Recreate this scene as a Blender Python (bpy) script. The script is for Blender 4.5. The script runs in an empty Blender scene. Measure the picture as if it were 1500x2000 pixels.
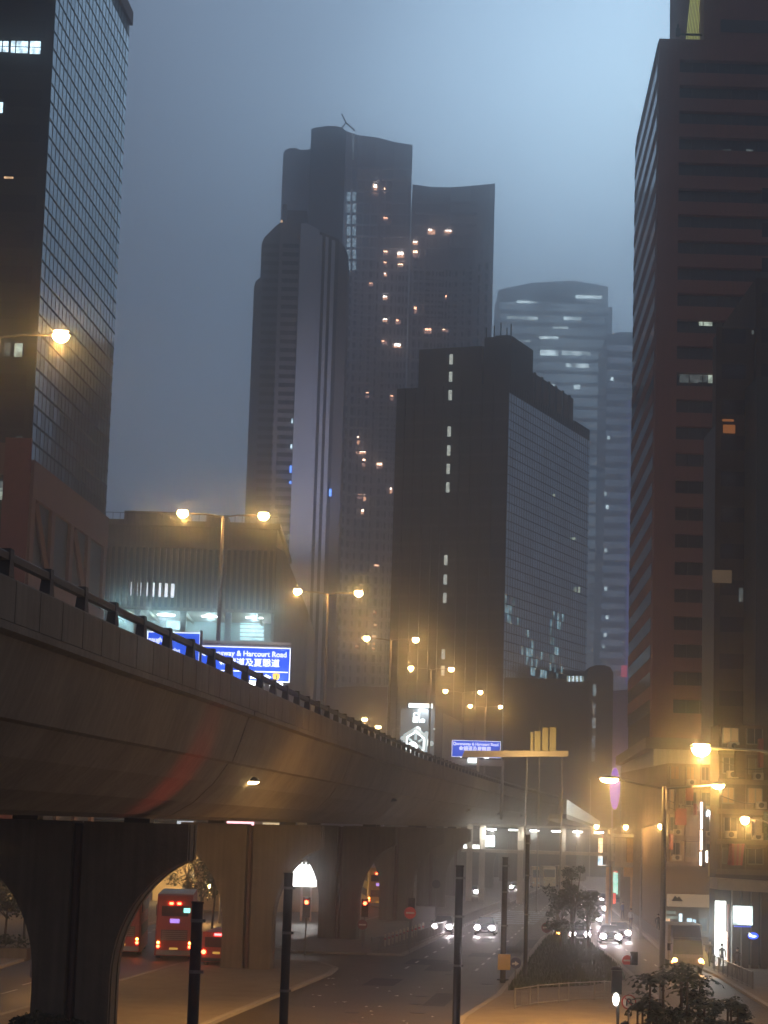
import bpy, math, random
from mathutils import Vector, Matrix, Euler
random.seed(7)
R = math.radians
sc = bpy.context.scene
COL = sc.collection

# ------------------------------------------------------------------ camera
CAMZ = 9.0
FPX = 4200.0
PITCH, ROLL = 8.26, 1.72
camd = bpy.data.cameras.new('camera')
cam = bpy.data.objects.new('camera', camd)
COL.objects.link(cam)
camd.sensor_fit = 'VERTICAL'
camd.sensor_height = 36.0
camd.sensor_width = 27.0
camd.lens = FPX / 2000 * 36
camd.clip_start = 0.5
camd.clip_end = 5000
CAMR = (Euler((R(90 + PITCH), 0, 0)).to_matrix() @ Matrix.Rotation(R(ROLL), 3, 'Z'))
cam.matrix_world = Matrix.Translation((0, 0, CAMZ)) @ CAMR.to_4x4()
sc.camera = cam
sc.view_settings.view_transform = 'Standard'
sc.view_settings.look = 'None'
sc.view_settings.exposure = 0.0
sc.view_settings.gamma = 1.0
sc.view_settings.use_curve_mapping = False
sc.cycles.use_denoising = True
sc.cycles.max_bounces = 6
sc.cycles.volume_bounces = 1
sc.cycles.use_light_tree = True
sc.cycles.sample_clamp_indirect = 4.0
sc.cycles.caustics_reflective = False
sc.cycles.caustics_refractive = False

def ray(px, py):
    return CAMR @ Vector(((px - 750) / FPX, (1000 - py) / FPX, -1.0))
def at(px, py, D):
    d = ray(px, py); s = D / d.y
    return Vector((d.x * s, D, CAMZ + d.z * s))
def gp(px, py, z=0.0):
    d = ray(px, py); s = (z - CAMZ) / d.z
    return Vector((d.x * s, d.y * s, z))

# ------------------------------------------------------------------ world: fog lit by the city, a brighter patch up right
w = bpy.data.worlds.new('World'); sc.world = w; w.use_nodes = True
nt = w.node_tree; nt.nodes.clear()
N = nt.nodes.new; Lk = nt.links.new
out = N('ShaderNodeOutputWorld'); bg = N('ShaderNodeBackground'); Lk(bg.outputs[0], out.inputs[0])
tc = N('ShaderNodeTexCoord')
nz = N('ShaderNodeTexNoise'); nz.inputs['Scale'].default_value = 7; nz.inputs['Detail'].default_value = 3
Lk(tc.outputs['Generated'], nz.inputs['Vector'])
gd = ray(1270, 190).normalized()
dp = N('ShaderNodeVectorMath'); dp.operation = 'DOT_PRODUCT'; dp.inputs[1].default_value = gd
nrm = N('ShaderNodeVectorMath'); nrm.operation = 'NORMALIZE'
Lk(tc.outputs['Generated'], nrm.inputs[0]); Lk(nrm.outputs[0], dp.inputs[0])
ac = N('ShaderNodeMath'); ac.operation = 'ARCCOSINE'; Lk(dp.outputs['Value'], ac.inputs[0])
ad = N('ShaderNodeMath'); ad.operation = 'MULTIPLY_ADD'; ad.inputs[1].default_value = 0.05; Lk(nz.outputs[0], ad.inputs[0]); Lk(ac.outputs[0], ad.inputs[2])
mr = N('ShaderNodeMapRange'); mr.inputs['From Min'].default_value = 0.025; mr.inputs['From Max'].default_value = R(60) + .025
Lk(ad.outputs[0], mr.inputs['Value'])
cr = N('ShaderNodeValToRGB'); cr.color_ramp.interpolation = 'B_SPLINE'
SKY = [(0.0, (1.85, 2.6, 3.19)), (.06, (1.4, 2.0, 2.6)), (.15, (.56, .79, 1.10)), (.27, (.25, .32, .46)), (.42, (.15, .165, .22)), (1.0, (.080, .092, .125))]
els = cr.color_ramp.elements
while len(els) < len(SKY): els.new(.5)
for e, (p, c) in zip(els, SKY): e.position = p; e.color = (*[k / 3.2 for k in c], 1)
Lk(mr.outputs[0], cr.inputs[0])
sky = N('ShaderNodeTexSky'); sky.sky_type = 'NISHITA'; sky.sun_disc = False
sky.sun_elevation = R(-4); sky.sun_rotation = R(30)
sm = N('ShaderNodeMixRGB'); sm.blend_type = 'ADD'; sm.inputs[0].default_value = 0.015
Lk(cr.outputs[0], sm.inputs[1]); Lk(sky.outputs[0], sm.inputs[2])
Lk(sm.outputs[0], bg.inputs[0]); bg.inputs[1].default_value = 3.2

# ------------------------------------------------------------------ materials
MATS = {}
def mat(name, col, rough=.7, metal=0.0, var=.0, vscale=2.0, bump=0.0, bscale=8.0, streak=0.0, emit=None, es=0.0, spec=.5):
    if name in MATS: return MATS[name]
    m = bpy.data.materials.new(name); m.use_nodes = True
    nt = m.node_tree; N = nt.nodes.new; L = nt.links.new
    b = nt.nodes['Principled BSDF']
    b.inputs['Base Color'].default_value = (*col, 1); b.inputs['Roughness'].default_value = rough
    b.inputs['Metallic'].default_value = metal; b.inputs['Specular IOR Level'].default_value = spec
    if var or streak or bump:
        tc = N('ShaderNodeTexCoord')
        n1 = N('ShaderNodeTexNoise'); n1.inputs['Scale'].default_value = vscale; n1.inputs['Detail'].default_value = 6; n1.inputs['Roughness'].default_value = .65
        L(tc.outputs['Object'], n1.inputs['Vector'])
        mpn = N('ShaderNodeMapping'); mpn.inputs['Scale'].default_value = (3.0, 3.0, .12)
        L(tc.outputs['Object'], mpn.inputs[0])
        n2 = N('ShaderNodeTexNoise'); n2.inputs['Scale'].default_value = 1.2; n2.inputs['Detail'].default_value = 4
        L(mpn.outputs[0], n2.inputs['Vector'])
        m1 = N('ShaderNodeMapRange'); m1.inputs['From Min'].default_value = .3; m1.inputs['From Max'].default_value = .7
        m1.inputs['To Min'].default_value = 1 - var; m1.inputs['To Max'].default_value = 1 + var; L(n1.outputs[0], m1.inputs[0])
        m2 = N('ShaderNodeMapRange'); m2.inputs['From Min'].default_value = .35; m2.inputs['From Max'].default_value = .65
        m2.inputs['To Min'].default_value = 1 - streak; m2.inputs['To Max'].default_value = 1; L(n2.outputs[0], m2.inputs[0])
        mu = N('ShaderNodeMath'); mu.operation = 'MULTIPLY'; L(m1.outputs[0], mu.inputs[0]); L(m2.outputs[0], mu.inputs[1])
        vm = N('ShaderNodeVectorMath'); vm.operation = 'SCALE'; vm.inputs[0].default_value = col; L(mu.outputs[0], vm.inputs['Scale'])
        L(vm.outputs[0], b.inputs['Base Color'])
        if bump:
            n3 = N('ShaderNodeTexNoise'); n3.inputs['Scale'].default_value = bscale; n3.inputs['Detail'].default_value = 5
            L(tc.outputs['Object'], n3.inputs['Vector'])
            bp = N('ShaderNodeBump'); bp.inputs['Strength'].default_value = bump; bp.inputs['Distance'].default_value = .05
            L(n3.outputs[0], bp.inputs['Height']); L(bp.outputs[0], b.inputs['Normal'])
    if emit:
        b.inputs['Emission Color'].default_value = (*emit, 1); b.inputs['Emission Strength'].default_value = es
    MATS[name] = m
    return m

def winmat(name, col, es, dark=.35, scale=1.5):
    """uneven emission: lit interiors, also painted reflections and fading glow"""
    if name in MATS: return MATS[name]
    m = bpy.data.materials.new(name); m.use_nodes = True
    nt = m.node_tree; N = nt.nodes.new; L = nt.links.new
    b = nt.nodes['Principled BSDF']; b.inputs['Base Color'].default_value = (.03, .03, .03, 1); b.inputs['Roughness'].default_value = .2
    tc = N('ShaderNodeTexCoord'); n = N('ShaderNodeTexNoise'); n.inputs['Scale'].default_value = scale; n.inputs['Detail'].default_value = 2
    L(tc.outputs['Object'], n.inputs['Vector'])
    mr = N('ShaderNodeMapRange'); mr.inputs['From Min'].default_value = .35; mr.inputs['From Max'].default_value = .65
    mr.inputs['To Min'].default_value = es * dark; mr.inputs['To Max'].default_value = es; L(n.outputs[0], mr.inputs[0])
    b.inputs['Emission Color'].default_value = (*col, 1); L(mr.outputs[0], b.inputs['Emission Strength'])
    MATS[name] = m
    return m

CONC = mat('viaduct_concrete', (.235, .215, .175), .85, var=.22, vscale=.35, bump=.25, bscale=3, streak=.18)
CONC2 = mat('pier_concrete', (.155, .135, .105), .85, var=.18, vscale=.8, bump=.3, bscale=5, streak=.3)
CREAM = mat('cream_render', (.50, .45, .38), .8, var=.1, vscale=.4, streak=.15)
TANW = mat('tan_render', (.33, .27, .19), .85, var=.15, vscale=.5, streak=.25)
WHITEP = mat('white_paint', (.75, .75, .72), .5)
GREYM = mat('grey_metal', (.22, .22, .21), .45, .6)
GALV = mat('galvanised_steel', (.34, .33, .31), .4, .7, var=.1)
DARKM = mat('dark_metal', (.035, .033, .035), .5, .3)
BLACK = mat('black_plastic', (.015, .015, .015), .5)
ASPH = mat('asphalt', (.082, .066, .046), .5, var=.3, vscale=.35, bump=.3, bscale=30)
PAVE = mat('pavement_concrete', (.22, .19, .15), .85, var=.2, vscale=.7, bump=.2, bscale=12)
KERB = mat('kerb_stone', (.34, .32, .28), .8, var=.15)
LINE = mat('road_paint', (.62, .60, .55), .6, var=.25, vscale=3)
RUBBER = mat('tyre_rubber', (.02, .02, .02), .8)
LEAF = mat('dark_leaves', (.03, .045, .02), .6, var=.4, vscale=1.5)
LEAF2 = mat('leaves', (.06, .085, .035), .6, var=.4, vscale=1.5)
BARK = mat('bark', (.09, .065, .045), .9, var=.3, vscale=4)
GRASSM = mat('grass_blades', (.05, .075, .03), .8, var=.35, vscale=1)
SOIL = mat('soil', (.06, .05, .035), .95, var=.2)
GLASSD = mat('dark_glass', (.02, .023, .03), .12, 0, spec=.8)
RED = mat('red_paint', (.45, .02, .015), .35)
REDW = mat('red_signal_lamp', (.2, .01, .01), .3, emit=(1, .06, .02), es=30)
TAIL = mat('tail_lamp', (.2, .01, .01), .3, emit=(1, .08, .03), es=22)
AMB = mat('amber_lamp', (.3, .1, .01), .3, emit=(1, .36, .06), es=26)
HEADL = mat('headlamp_glass', (.8, .8, .8), .2, emit=(1, .86, .9), es=85)
SODIUM = mat('sodium_lens', (.8, .6, .3), .3, emit=(1, .64, .24), es=70)
WHITEL = mat('white_tube', (.9, .9, .9), .3, emit=(.95, 1, 1), es=11)
BLUES = mat('sign_blue', (.02, .07, .55), .4, emit=(.02, .12, .95), es=.85)
WHITES = mat('sign_white', (.8, .8, .8), .4, emit=(.85, .9, 1), es=1.5)
YELLS = mat('sign_yellow', (.7, .45, .08), .4, emit=(.9, .55, .1), es=.6)

# ------------------------------------------------------------------ mesh builder
class MB:
    def __init__(s): s.v = []; s.f = []; s.mi = []; s.m = 0
    def add(s, vs, fs):
        o = len(s.v); s.v += [tuple(p) for p in vs]
        for f in fs: s.f.append(tuple(o + i for i in f)); s.mi.append(s.m)
        return s
    def box(s, a, b):
        (x0, y0, z0), (x1, y1, z1) = a, b
        vs = [(x0,y0,z0),(x1,y0,z0),(x1,y1,z0),(x0,y1,z0),(x0,y0,z1),(x1,y0,z1),(x1,y1,z1),(x0,y1,z1)]
        return s.add(vs, [(0,3,2,1),(4,5,6,7),(0,1,5,4),(1,2,6,5),(2,3,7,6),(3,0,4,7)])
    def hexa(s, b4, t4):
        return s.add(list(b4) + list(t4), [(0,3,2,1),(4,5,6,7),(0,1,5,4),(1,2,6,5),(2,3,7,6),(3,0,4,7)])
    def prism(s, pts, z0, z1):
        n = len(pts); vs = [(p[0], p[1], z0) for p in pts] + [(p[0], p[1], z1 if not callable(z1) else z1(p)) for p in pts]
        fs = [tuple(reversed(range(n))), tuple(range(n, 2*n))] + [(i, (i+1) % n, n + (i+1) % n, n + i) for i in range(n)]
        return s.add(vs, fs)
    def outline(s, pts, y0, y1):      # polygon in XZ extruded along Y (pts: (x,z))
        n = len(pts); vs = [(p[0], y0, p[1]) for p in pts] + [(p[0], y1, p[1]) for p in pts]
        fs = [tuple(range(n)), tuple(reversed(range(n, 2*n)))] + [((i+1) % n, i, n + i, n + (i+1) % n) for i in range(n)]
        return s.add(vs, fs)
    def bar(s, p, q, r0, r1=None, n=8, cap=True):
        p = Vector(p); q = Vector(q); r1 = r0 if r1 is None else r1
        d = (q - p).normalized(); a = d.orthogonal().normalized(); b = d.cross(a)
        vs = []
        for c, r in ((p, r0), (q, r1)):
            for i in range(n):
                t = 2 * math.pi * (i + .5) / n; vs.append(c + (a * math.cos(t) + b * math.sin(t)) * r)
        fs = [(i, (i+1) % n, n + (i+1) % n, n + i) for i in range(n)]
        if cap: fs += [tuple(reversed(range(n))), tuple(range(n, 2*n))]
        return s.add(vs, fs)
    def tube(s, pts, r, n=6):
        for a, b in zip(pts[:-1], pts[1:]): s.bar(a, b, r, n=n)
        return s
    def ell(s, c, rx, ry, rz, n=12, m=8, zmin=-1, zmax=1):
        vs = []; fs = []
        for j in range(m + 1):
            ph = math.asin(zmin) + (math.asin(zmax) - math.asin(zmin)) * j / m
            for i in range(n):
                t = 2 * math.pi * i / n
                vs.append((c[0] + rx * math.cos(ph) * math.cos(t), c[1] + ry * math.cos(ph) * math.sin(t), c[2] + rz * math.sin(ph)))
        for j in range(m):
            for i in range(n):
                fs.append((j*n+i, j*n+(i+1) % n, (j+1)*n+(i+1) % n, (j+1)*n+i))
        fs += [tuple(reversed(range(n))), tuple(range(m*n, m*n+n))]
        return s.add(vs, fs)
    def disc(s, c, r, nrm=(0, -1, 0), th=.02, n=20):
        nrm = Vector(nrm).normalized(); c = Vector(c)
        return s.bar(c - nrm * th / 2, c + nrm * th / 2, r, n=n)
    def build(s, name, m, parent=None, smooth=False, **props):
        me = bpy.data.meshes.new(name)
        off = Vector((0, 0, 0))
        if parent is not None:
            p = parent
            while p.parent is not None: p = p.parent
            off = p.location
        me.from_pydata([(x - off.x, y - off.y, z - off.z) for x, y, z in s.v], [], s.f)
        ms = m if isinstance(m, (list, tuple)) else [m]
        for k in ms: me.materials.append(k)
        if len(ms) > 1: me.polygons.foreach_set('material_index', s.mi)
        if smooth: me.polygons.foreach_set('use_smooth', [True] * len(me.polygons))
        me.update()
        o = bpy.data.objects.new(name, me); COL.objects.link(o)
        if parent is not None: o.parent = parent
        for k, v in props.items(): o[k] = v
        return o

def thing(name, label, cat, loc=(0, 0, 0), group=None):
    o = bpy.data.objects.new(name, None); COL.objects.link(o); o.location = loc
    o['label'] = label; o['category'] = cat; o.empty_display_size = .5
    if group: o['group'] = group
    return o
def struct(o): o['kind'] = 'structure'; return o
def dup(root, loc, rz=None, label=None, group=None, sub=None):
    r = root.copy(); COL.objects.link(r); r.location = loc
    if rz is not None: r.rotation_euler = (0, 0, rz)
    if label: r['label'] = label
    if group: r['group'] = group
    for ch in list(root.children):
        c = ch.copy(); COL.objects.link(c); c.parent = r
        if sub and c.type == 'MESH' and ch.data.name in sub: c.data = sub[ch.data.name]
        for g in list(ch.children):
            d = g.copy(); COL.objects.link(d); d.parent = c
    return r
def light(name, kind, loc, col, power, parent=None, radius=.15, spot=None, blend=.6, aim=None, size=None):
    ld = bpy.data.lights.new(name, kind); ld.color = col; ld.energy = power
    if kind in ('POINT', 'SPOT'): ld.shadow_soft_size = radius
    if kind == 'SPOT': ld.spot_size = R(spot or 150); ld.spot_blend = blend
    if kind == 'AREA': ld.size = size or 1
    o = bpy.data.objects.new(name, ld); COL.objects.link(o)
    off = Vector((0, 0, 0))
    if parent is not None:
        p = parent
        while p.parent is not None: p = p.parent
        off = p.location.copy(); o.parent = parent
    o.location = Vector(loc) - off
    if aim is not None: o.rotation_euler = (Vector(aim) - Vector(loc)).to_track_quat('-Z', 'Y').to_euler()
    return o

def text_mesh(body, size, extrude=.01, align='LEFT', sx=1.0):
    cu = bpy.data.curves.new('lettering', 'FONT'); cu.body = body; cu.size = size; cu.extrude = extrude; cu.align_x = align; cu.resolution_u = 3
    cu.offset = size * .012
    to = bpy.data.objects.new('lettering', cu); COL.objects.link(to)
    dg = bpy.context.evaluated_depsgraph_get()
    me = bpy.data.meshes.new_from_object(to.evaluated_get(dg))
    bpy.data.objects.remove(to)
    if sx != 1:
        for v in me.vertices: v.co.x *= sx
    me.name = 'lettering'
    return me
def lettering(body, size, loc, m, parent, yaw=0.0, align='LEFT', sx=1.0, label=None):
    me = text_mesh(body, size, align=align, sx=sx)
    me.materials.clear(); me.materials.append(m)
    o = bpy.data.objects.new('lettering', me); COL.objects.link(o)
    p = parent
    while p.parent is not None: p = p.parent
    o.parent = parent; o.location = Vector(loc) - p.location; o.rotation_euler = (R(90), 0, yaw)
    if label: o['label'] = label
    return o

# ================================================================== SETTING
# ground: one asphalt sheet to the horizon
g = MB(); g.box((-500, -60, -.5), (520, 1400, 0)); struct(g.build('ground', ASPH))

def slab(name, pts, h, m, z0=.004):
    b = MB(); b.prism([(p[0], p[1]) for p in pts], z0, h); return struct(b.build(name, m))
def kerbs(pts, h=.15, wd=.3, closed=False, name='kerb'):
    b = MB(); n = len(pts)
    for i in range(n if closed else n - 1):
        p = Vector((pts[i][0], pts[i][1], 0)); q = Vector((pts[(i+1) % n][0], pts[(i+1) % n][1], 0))
        d = (q - p).normalized(); s = Vector((-d.y, d.x, 0)) * wd / 2; L = (q - p).length; k = max(1, int(L / 1.2))
        for j in range(k):
            a = p + d * (L * j / k + .015); c = p + d * (L * (j + 1) / k - .015)
            b.hexa([a - s + Vector((0,0,.002)), c - s + Vector((0,0,.002)), c + s + Vector((0,0,.002)), a + s + Vector((0,0,.002))],
                   [a - s + Vector((0,0,h)), c - s + Vector((0,0,h)), c + s + Vector((0,0,h)), a + s + Vector((0,0,h))])
    o = b.build(name, KERB); o['kind'] = 'stuff'; return o

# table of the viaduct's right edge (metres ahead -> metres right)
VT = [(20,-11.6),(35,-10.1),(49,-8.75),(63,-7.6),(78,-6.1),(105,-3.7),(127,-1.6),(150,.5),(177,3.1),(221,8.2),(260,13),(300,18.2),(345,24.6),(390,31.2),(415,34.6),(430,36),(450,37)]
VT = [(d, x + d * .0300 * (605 - 25200 / d) / 4200 if d > 42 else x) for d, x in VT]
def GX(x, D): return x + D * .0300 * (608 + 37800 / max(D, 90)) / 4200
def VX(D):
    for (a, xa), (b, xb) in zip(VT[:-1], VT[1:]):
        if D <= b: return xa + (xb - xa) * (D - a) / (b - a)
    return VT[-1][1]

# pier island A, right kerb seen from (384,2000) to (647,1895)
islA = [(-14.5, 55), (-12.8, 62), (-8.2, 94), (-3.3, 131), (-3.0, 136), (-4.2, 141), (-9.6, 143), (-12.6, 136), (-17.5, 94), (-21.5, 62), (-21.5, 55)]
islA = [(GX(x, y), y) for x, y in islA]
slab('pavement', islA, .14, PAVE); kerbs(islA[1:-1])
rightB = [(1.1 + .125 * (D - 151), D) for D in range(152, 430, 40)]
islB = [(-1.2, 152)] + rightB + [(rightB[-1][0] - 9, rightB[-1][1]), (rightB[0][0] - 9, 156), (-6, 152)]
islB = [(GX(x, y), y) for x, y in islB]
slab('pavement', islB, .14, PAVE); kerbs(islB)
islC = [gp(*p) for p in [(893, 2012), (905, 1992), (975, 1946), (1020, 1888), (1060, 1834), (1090, 1819), (1112, 1819), (1155, 1842), (1222, 1897), (1290, 1958), (1345, 2020)]] + [Vector((10, 60, 0)), Vector((3, 60, 0))]
slab('pavement', islC, .14, PAVE); kerbs(islC[:-2])
grassP = [gp(*p) for p in [(992, 1940), (1030, 1886), (1066, 1838), (1092, 1824), (1110, 1824), (1150, 1845), (1213, 1897), (1222, 1918), (1150, 1930), (1060, 1934)]]
slab('lawn', grassP, .17, SOIL, .145)
rk = [(17.5, 60), (19.6, 100), (21.3, 139), (21.4, 169), (23.1, 198), (27, 262), (36, 420)]
rk = [(GX(x, y), y) for x, y in rk]
slab('pavement', rk + [(90, 420), (90, 60)], .14, PAVE); kerbs(rk)
lk = [(-24, 60), (-26.5, 100), (-22.5, 128), (-22, 150), (-19, 200), (-8, 300), (8, 430)]
lk = [(GX(x, y), y) for x, y in lk]
slab('pavement', lk + [(-120, 430), (-120, 60)], .14, PAVE); kerbs(lk)
# painted lines
ml = MB()
def dash(x, y, L=2.0, wd=.12, hd=.115):
    d = Vector((hd, 1, 0)).normalized() * L / 2; s = Vector((d.y, -d.x, 0)).normalized() * wd / 2; c = Vector((GX(x, y), y, 0))
    ml.add([(c - d - s) + Vector((0,0,.004)), (c - d + s) + Vector((0,0,.004)), (c + d + s) + Vector((0,0,.004)), (c + d - s) + Vector((0,0,.004))], [(0,1,2,3)])
for i in range(30):
    D = 140 + i * 6
    dash(2.2 + .122 * (D - 146), D, 2.2, .16); dash(6.6 + .112 * (D - 146), D, 2.2, .16)
for D in range(150, 300, 5): dash(VX(D) * 0 + 9.6 + .118 * (D - 150), D, 5.0, .1)
for i in range(14): dash(18.6, 120 + i * 6, 2.0, .12, .05)
for i in range(14): dash(-19.2 + .05 * i, 100 + i * 6, 3.0, .15, .1)
struct(ml.build('road_markings', LINE))
# blue-grey bus box seen ahead of the cars
bb = MB()
for k in range(7):
    D = 208 + k * 5.0; x = GX(0, 208) + 9.0 + .125 * (D - 208)
    bb.add([(x, D, .005), (x + 5.2, D, .005), (x + 5.7, D + 2.6, .005), (x + .4, D + 2.6, .005)], [(0,1,2,3)])
struct(bb.build('road_markings', mat('worn_blue_grey_paint', (.16, .22, .27), .4, var=.3)))
PATCH = mat('asphalt_patch', (.032, .031, .03), .6, var=.35, vscale=1.5, bump=.3, bscale=30)
rp_ = random.Random(8)
for k in range(16):
    D_ = rp_.uniform(95, 230); c = Vector((GX(4 + .115 * (D_ - 120) + rp_.uniform(-5, 3.5), D_), D_, .002)); L_, W_ = rp_.uniform(1.5, 7), rp_.uniform(.5, 1.4)
    t = Vector((.115, 1, 0)).normalized() * L_; n_ = Vector((t.y, -t.x, 0)).normalized() * W_
    b = MB(); b.add([c - t - n_, c - t + n_, c + t + n_ * rp_.uniform(.8, 1.1), c + t - n_], [(0,1,2,3)]); struct(b.build('road_patch', PATCH))
for k in range(8):
    D_ = rp_.uniform(98, 180); c = (GX(3.5 + .115 * (D_ - 120) + rp_.uniform(-4, 3), D_), D_)
    b = MB(); b.bar((c[0], c[1], .003), (c[0], c[1], .012), .38, n=14); b.bar((c[0], c[1], .012), (c[0], c[1], .014), .3, n=10); struct(b.build('road_manhole', DARKM))
# scraps on the crossing
lit = MB()
for k in range(26):
    p = gp(random.uniform(600, 900), random.uniform(1900, 2000)) ; a = random.uniform(0, 3)
    r = random.uniform(.05, .16)
    lit.add([(p.x + r*math.cos(a+t), p.y + r*math.sin(a+t)*2, .01 + .03*(j % 2)) for j, t in enumerate((0, 1.6, 3.1, 4.6))], [(0,1,2,3)])
o = lit.build('paper_litter', WHITEP); o['kind'] = 'stuff'

# grass
def blades(polypts, n, h=.25, seed=1):
    rnd = random.Random(seed)
    xs = [p[0] for p in polypts]; ys = [p[1] for p in polypts]; b = MB()
    def inside(x, y):
        c = False; j = len(polypts) - 1
        for i in range(len(polypts)):
            xi, yi, xj, yj = polypts[i][0], polypts[i][1], polypts[j][0], polypts[j][1]
            if (yi > y) != (yj > y) and x < (xj - xi) * (y - yi) / (yj - yi) + xi: c = not c
            j = i
        return c
    k = 0
    while k < n:
        x = rnd.uniform(min(xs), max(xs)); y = rnd.uniform(min(ys), max(ys))
        if not inside(x, y): continue
        k += 1; a = rnd.uniform(0, 6.28); r = rnd.uniform(.03, .08); hh = h * rnd.uniform(.5, 1.5)
        b.add([(x - r*math.cos(a), y - r*math.sin(a), .16), (x + r*math.cos(a), y + r*math.sin(a), .16), (x + rnd.uniform(-.1,.1), y + rnd.uniform(-.1,.1), .16 + hh)], [(0,1,2)])
    return b
o = blades([(p.x, p.y) for p in grassP], 9000).build('grass', GRASSM); o['kind'] = 'stuff'; o['label'] = 'rough dark grass covering the triangular traffic island'; o['category'] = 'grass'

# ================================================================== VIADUCT
vd = thing('viaduct', 'long concrete flyover sweeping from the upper left into the distance', 'flyover', (VX(84) - 6.6, 84, 0))
def frame(D):
    e = .5; t = Vector((VX(D + e) - VX(D - e), 2 * e, 0)).normalized(); return Vector((VX(D), D, 0)), Vector((-t.y, t.x, 0)), t   # point, inward (left), tangent
SEC = [(0, 13.4), (-.06, 13.38), (-.06, 13.2), (.18, 13.12), (.5, 12.1), (.78, 11.32), (.95, 11.25), (1.5, 10.45), (2.3, 9.65), (3.2, 9.1), (3.9, 8.95)]
WID = 13.2
SECF = SEC + [(WID - a, z) for a, z in reversed(SEC)] + [(WID - .4, 13.6), (.4, 13.6)]
def loft(D0, D1, sec, step):
    b = MB(); n = max(1, round((D1 - D0) / step)); m = len(sec); vs = []
    for i in range(n + 1):
        p, s, t = frame(D0 + (D1 - D0) * i / n)
        vs += [p + s * a + Vector((0, 0, z)) for a, z in sec]
    fs = []
    for i in range(n):
        for j in range(m):
            k = (j + 1) % m; fs.append((i*m+j, (i+1)*m+j, (i+1)*m+k, i*m+k))
    fs += [tuple(range(m)), tuple(reversed(range(n*m, n*m+m)))]
    b.add(vs, fs); return b
joints = [22, 87.5, 127, 168, 207, 243, 282, 324, 366, 408, 448]
for a, c in zip(joints[:-1], joints[1:]):
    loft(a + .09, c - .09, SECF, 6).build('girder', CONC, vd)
# parapet panels, 2.4 m each, recessed joints between
PS = [(.0, 13.42), (.0, 14.40), (.04, 14.45), (.30, 14.45), (.36, 13.62), (.36, 13.42)]
D = 24.0
while D < 440:
    L = 2.4 if D < 260 else 4.8
    loft(D + .04, D + L - .04, PS, 5).build('parapet_panel', CONC, vd); D += L
loft(24, 440, [(WID - a, z) for a, z in reversed(PS)], 8).build('far_parapet', CONC, vd)
# rail and posts
loft(24, 440, [(.06, 14.84), (.06, 15.0), (.10, 15.04), (.24, 15.04), (.26, 15.0), (.26, 14.84)], 5).build('handrail', DARKM, vd)
D = 26.0
while D < 436:
    p, s, t = frame(D); b = MB(); u = Vector((0, 0, 1))
    def q(a, l, z): return p + s * a + t * l + u * z
    b.hexa([q(.02, -.26, 14.45), q(.02, .26, 14.45), q(.3, .26, 14.45), q(.3, -.26, 14.45)], [q(.04, -.15, 14.86), q(.04, .15, 14.86), q(.28, .15, 14.86), q(.28, -.15, 14.86)])
    b.hexa([q(.02, -.2, 14.86), q(.02, .2, 14.86), q(.3, .2, 14.86), q(.3, -.2, 14.86)], [q(.04, -.16, 15.12), q(.04, .16, 15.12), q(.28, .16, 15.12), q(.28, -.16, 15.12)])
    b.build('rail_post', DARKM, vd); D += 4.0

# piers
PIER = [(84, -11.7), (133, -8.15), (170, -3.45), (205, 1.15), (243, 5.2), (282, 9.2), (324, 14.6), (366, 20.8)]
def pier_outline():
    r = [(1.5, 0)]
    for k in range(13):
        t = R(72) * k / 12; r.append((1.5 + 4.05 * (1 - math.cos(t)), 2.9 + 4.75 * math.sin(t)))
    r += [(4.3, 7.5), (4.3, 8.78)]
    return r
PL = ['nearest flyover pier, broad and dark with flared arms, left edge', 'second flyover pier, behind the dark post beside the red buses', 'third flyover pier, standing on the island with the traffic signals',
      'fourth flyover pier, beside the white bollard barrier', 'fifth flyover pier, pale top, left of the oncoming cars', 'sixth flyover pier, just left of the far footbridge', 'seventh flyover pier, far and slim under the viaduct', 'eighth and farthest flyover pier']
for (D, X), lab in zip(PIER, PL):
    X += D * .0053
    hd = math.atan(.115)
    e = thing('viaduct_pier', lab, 'pier', (X, D, 0), 'piers under the flyover'); e.rotation_euler = (0, 0, -hd)
    ol = pier_outline()
    full = ol + [(.22, 8.78), (.22, 0)]
    for sgn in (1, -1):
        b = MB(); pts = [(sgn * x, z) for x, z in full]
        if sgn < 0: pts = pts[::-1]
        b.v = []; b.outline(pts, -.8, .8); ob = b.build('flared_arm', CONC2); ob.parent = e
        # raised edge rib along the outer side face
        rb = MB()
        for (xa, za), (xb, zb) in zip(ol[:-1], ol[1:]):
            for yy in (-.62, .32):
                xa2, xb2 = sgn * (xa + .05), sgn * (xb + .05)
                rb.add([(sgn*xa, yy, za), (xa2, yy, za), (xb2, yy, zb), (sgn*xb, yy, zb), (sgn*xa, yy + .3, za), (xa2, yy + .3, za), (xb2, yy + .3, zb), (sgn*xb, yy + .3, zb)], [(0,1,2,3),(7,6,5,4),(1,5,6,2),(0,4,5,1),(3,2,6,7)])
        o2 = rb.build('edge_rib', CONC2); o2.parent = ob
    b = MB(); b.box((-.22, -.45, 0), (.22, .45, 8.7)); ob = b.build('recessed_core', mat('dark_recess', (.09, .05, .04), .9, var=.2)); ob.parent = e  # groove core is reddish brown, darker than the pier faces
    b = MB(); b.bar((0, -.58, .1), (0, -.58, 8.6), .11, n=8); ob = b.build('downpipe', mat('downpipe', (.10, .05, .04), .6)); ob.parent = e
    for x in (-2.2, 2.2):
        b = MB(); b.box((x - .5, -.4, 8.78), (x + .5, .4, 8.95)); ob = b.build('bearing', BLACK); ob.parent = e

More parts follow.
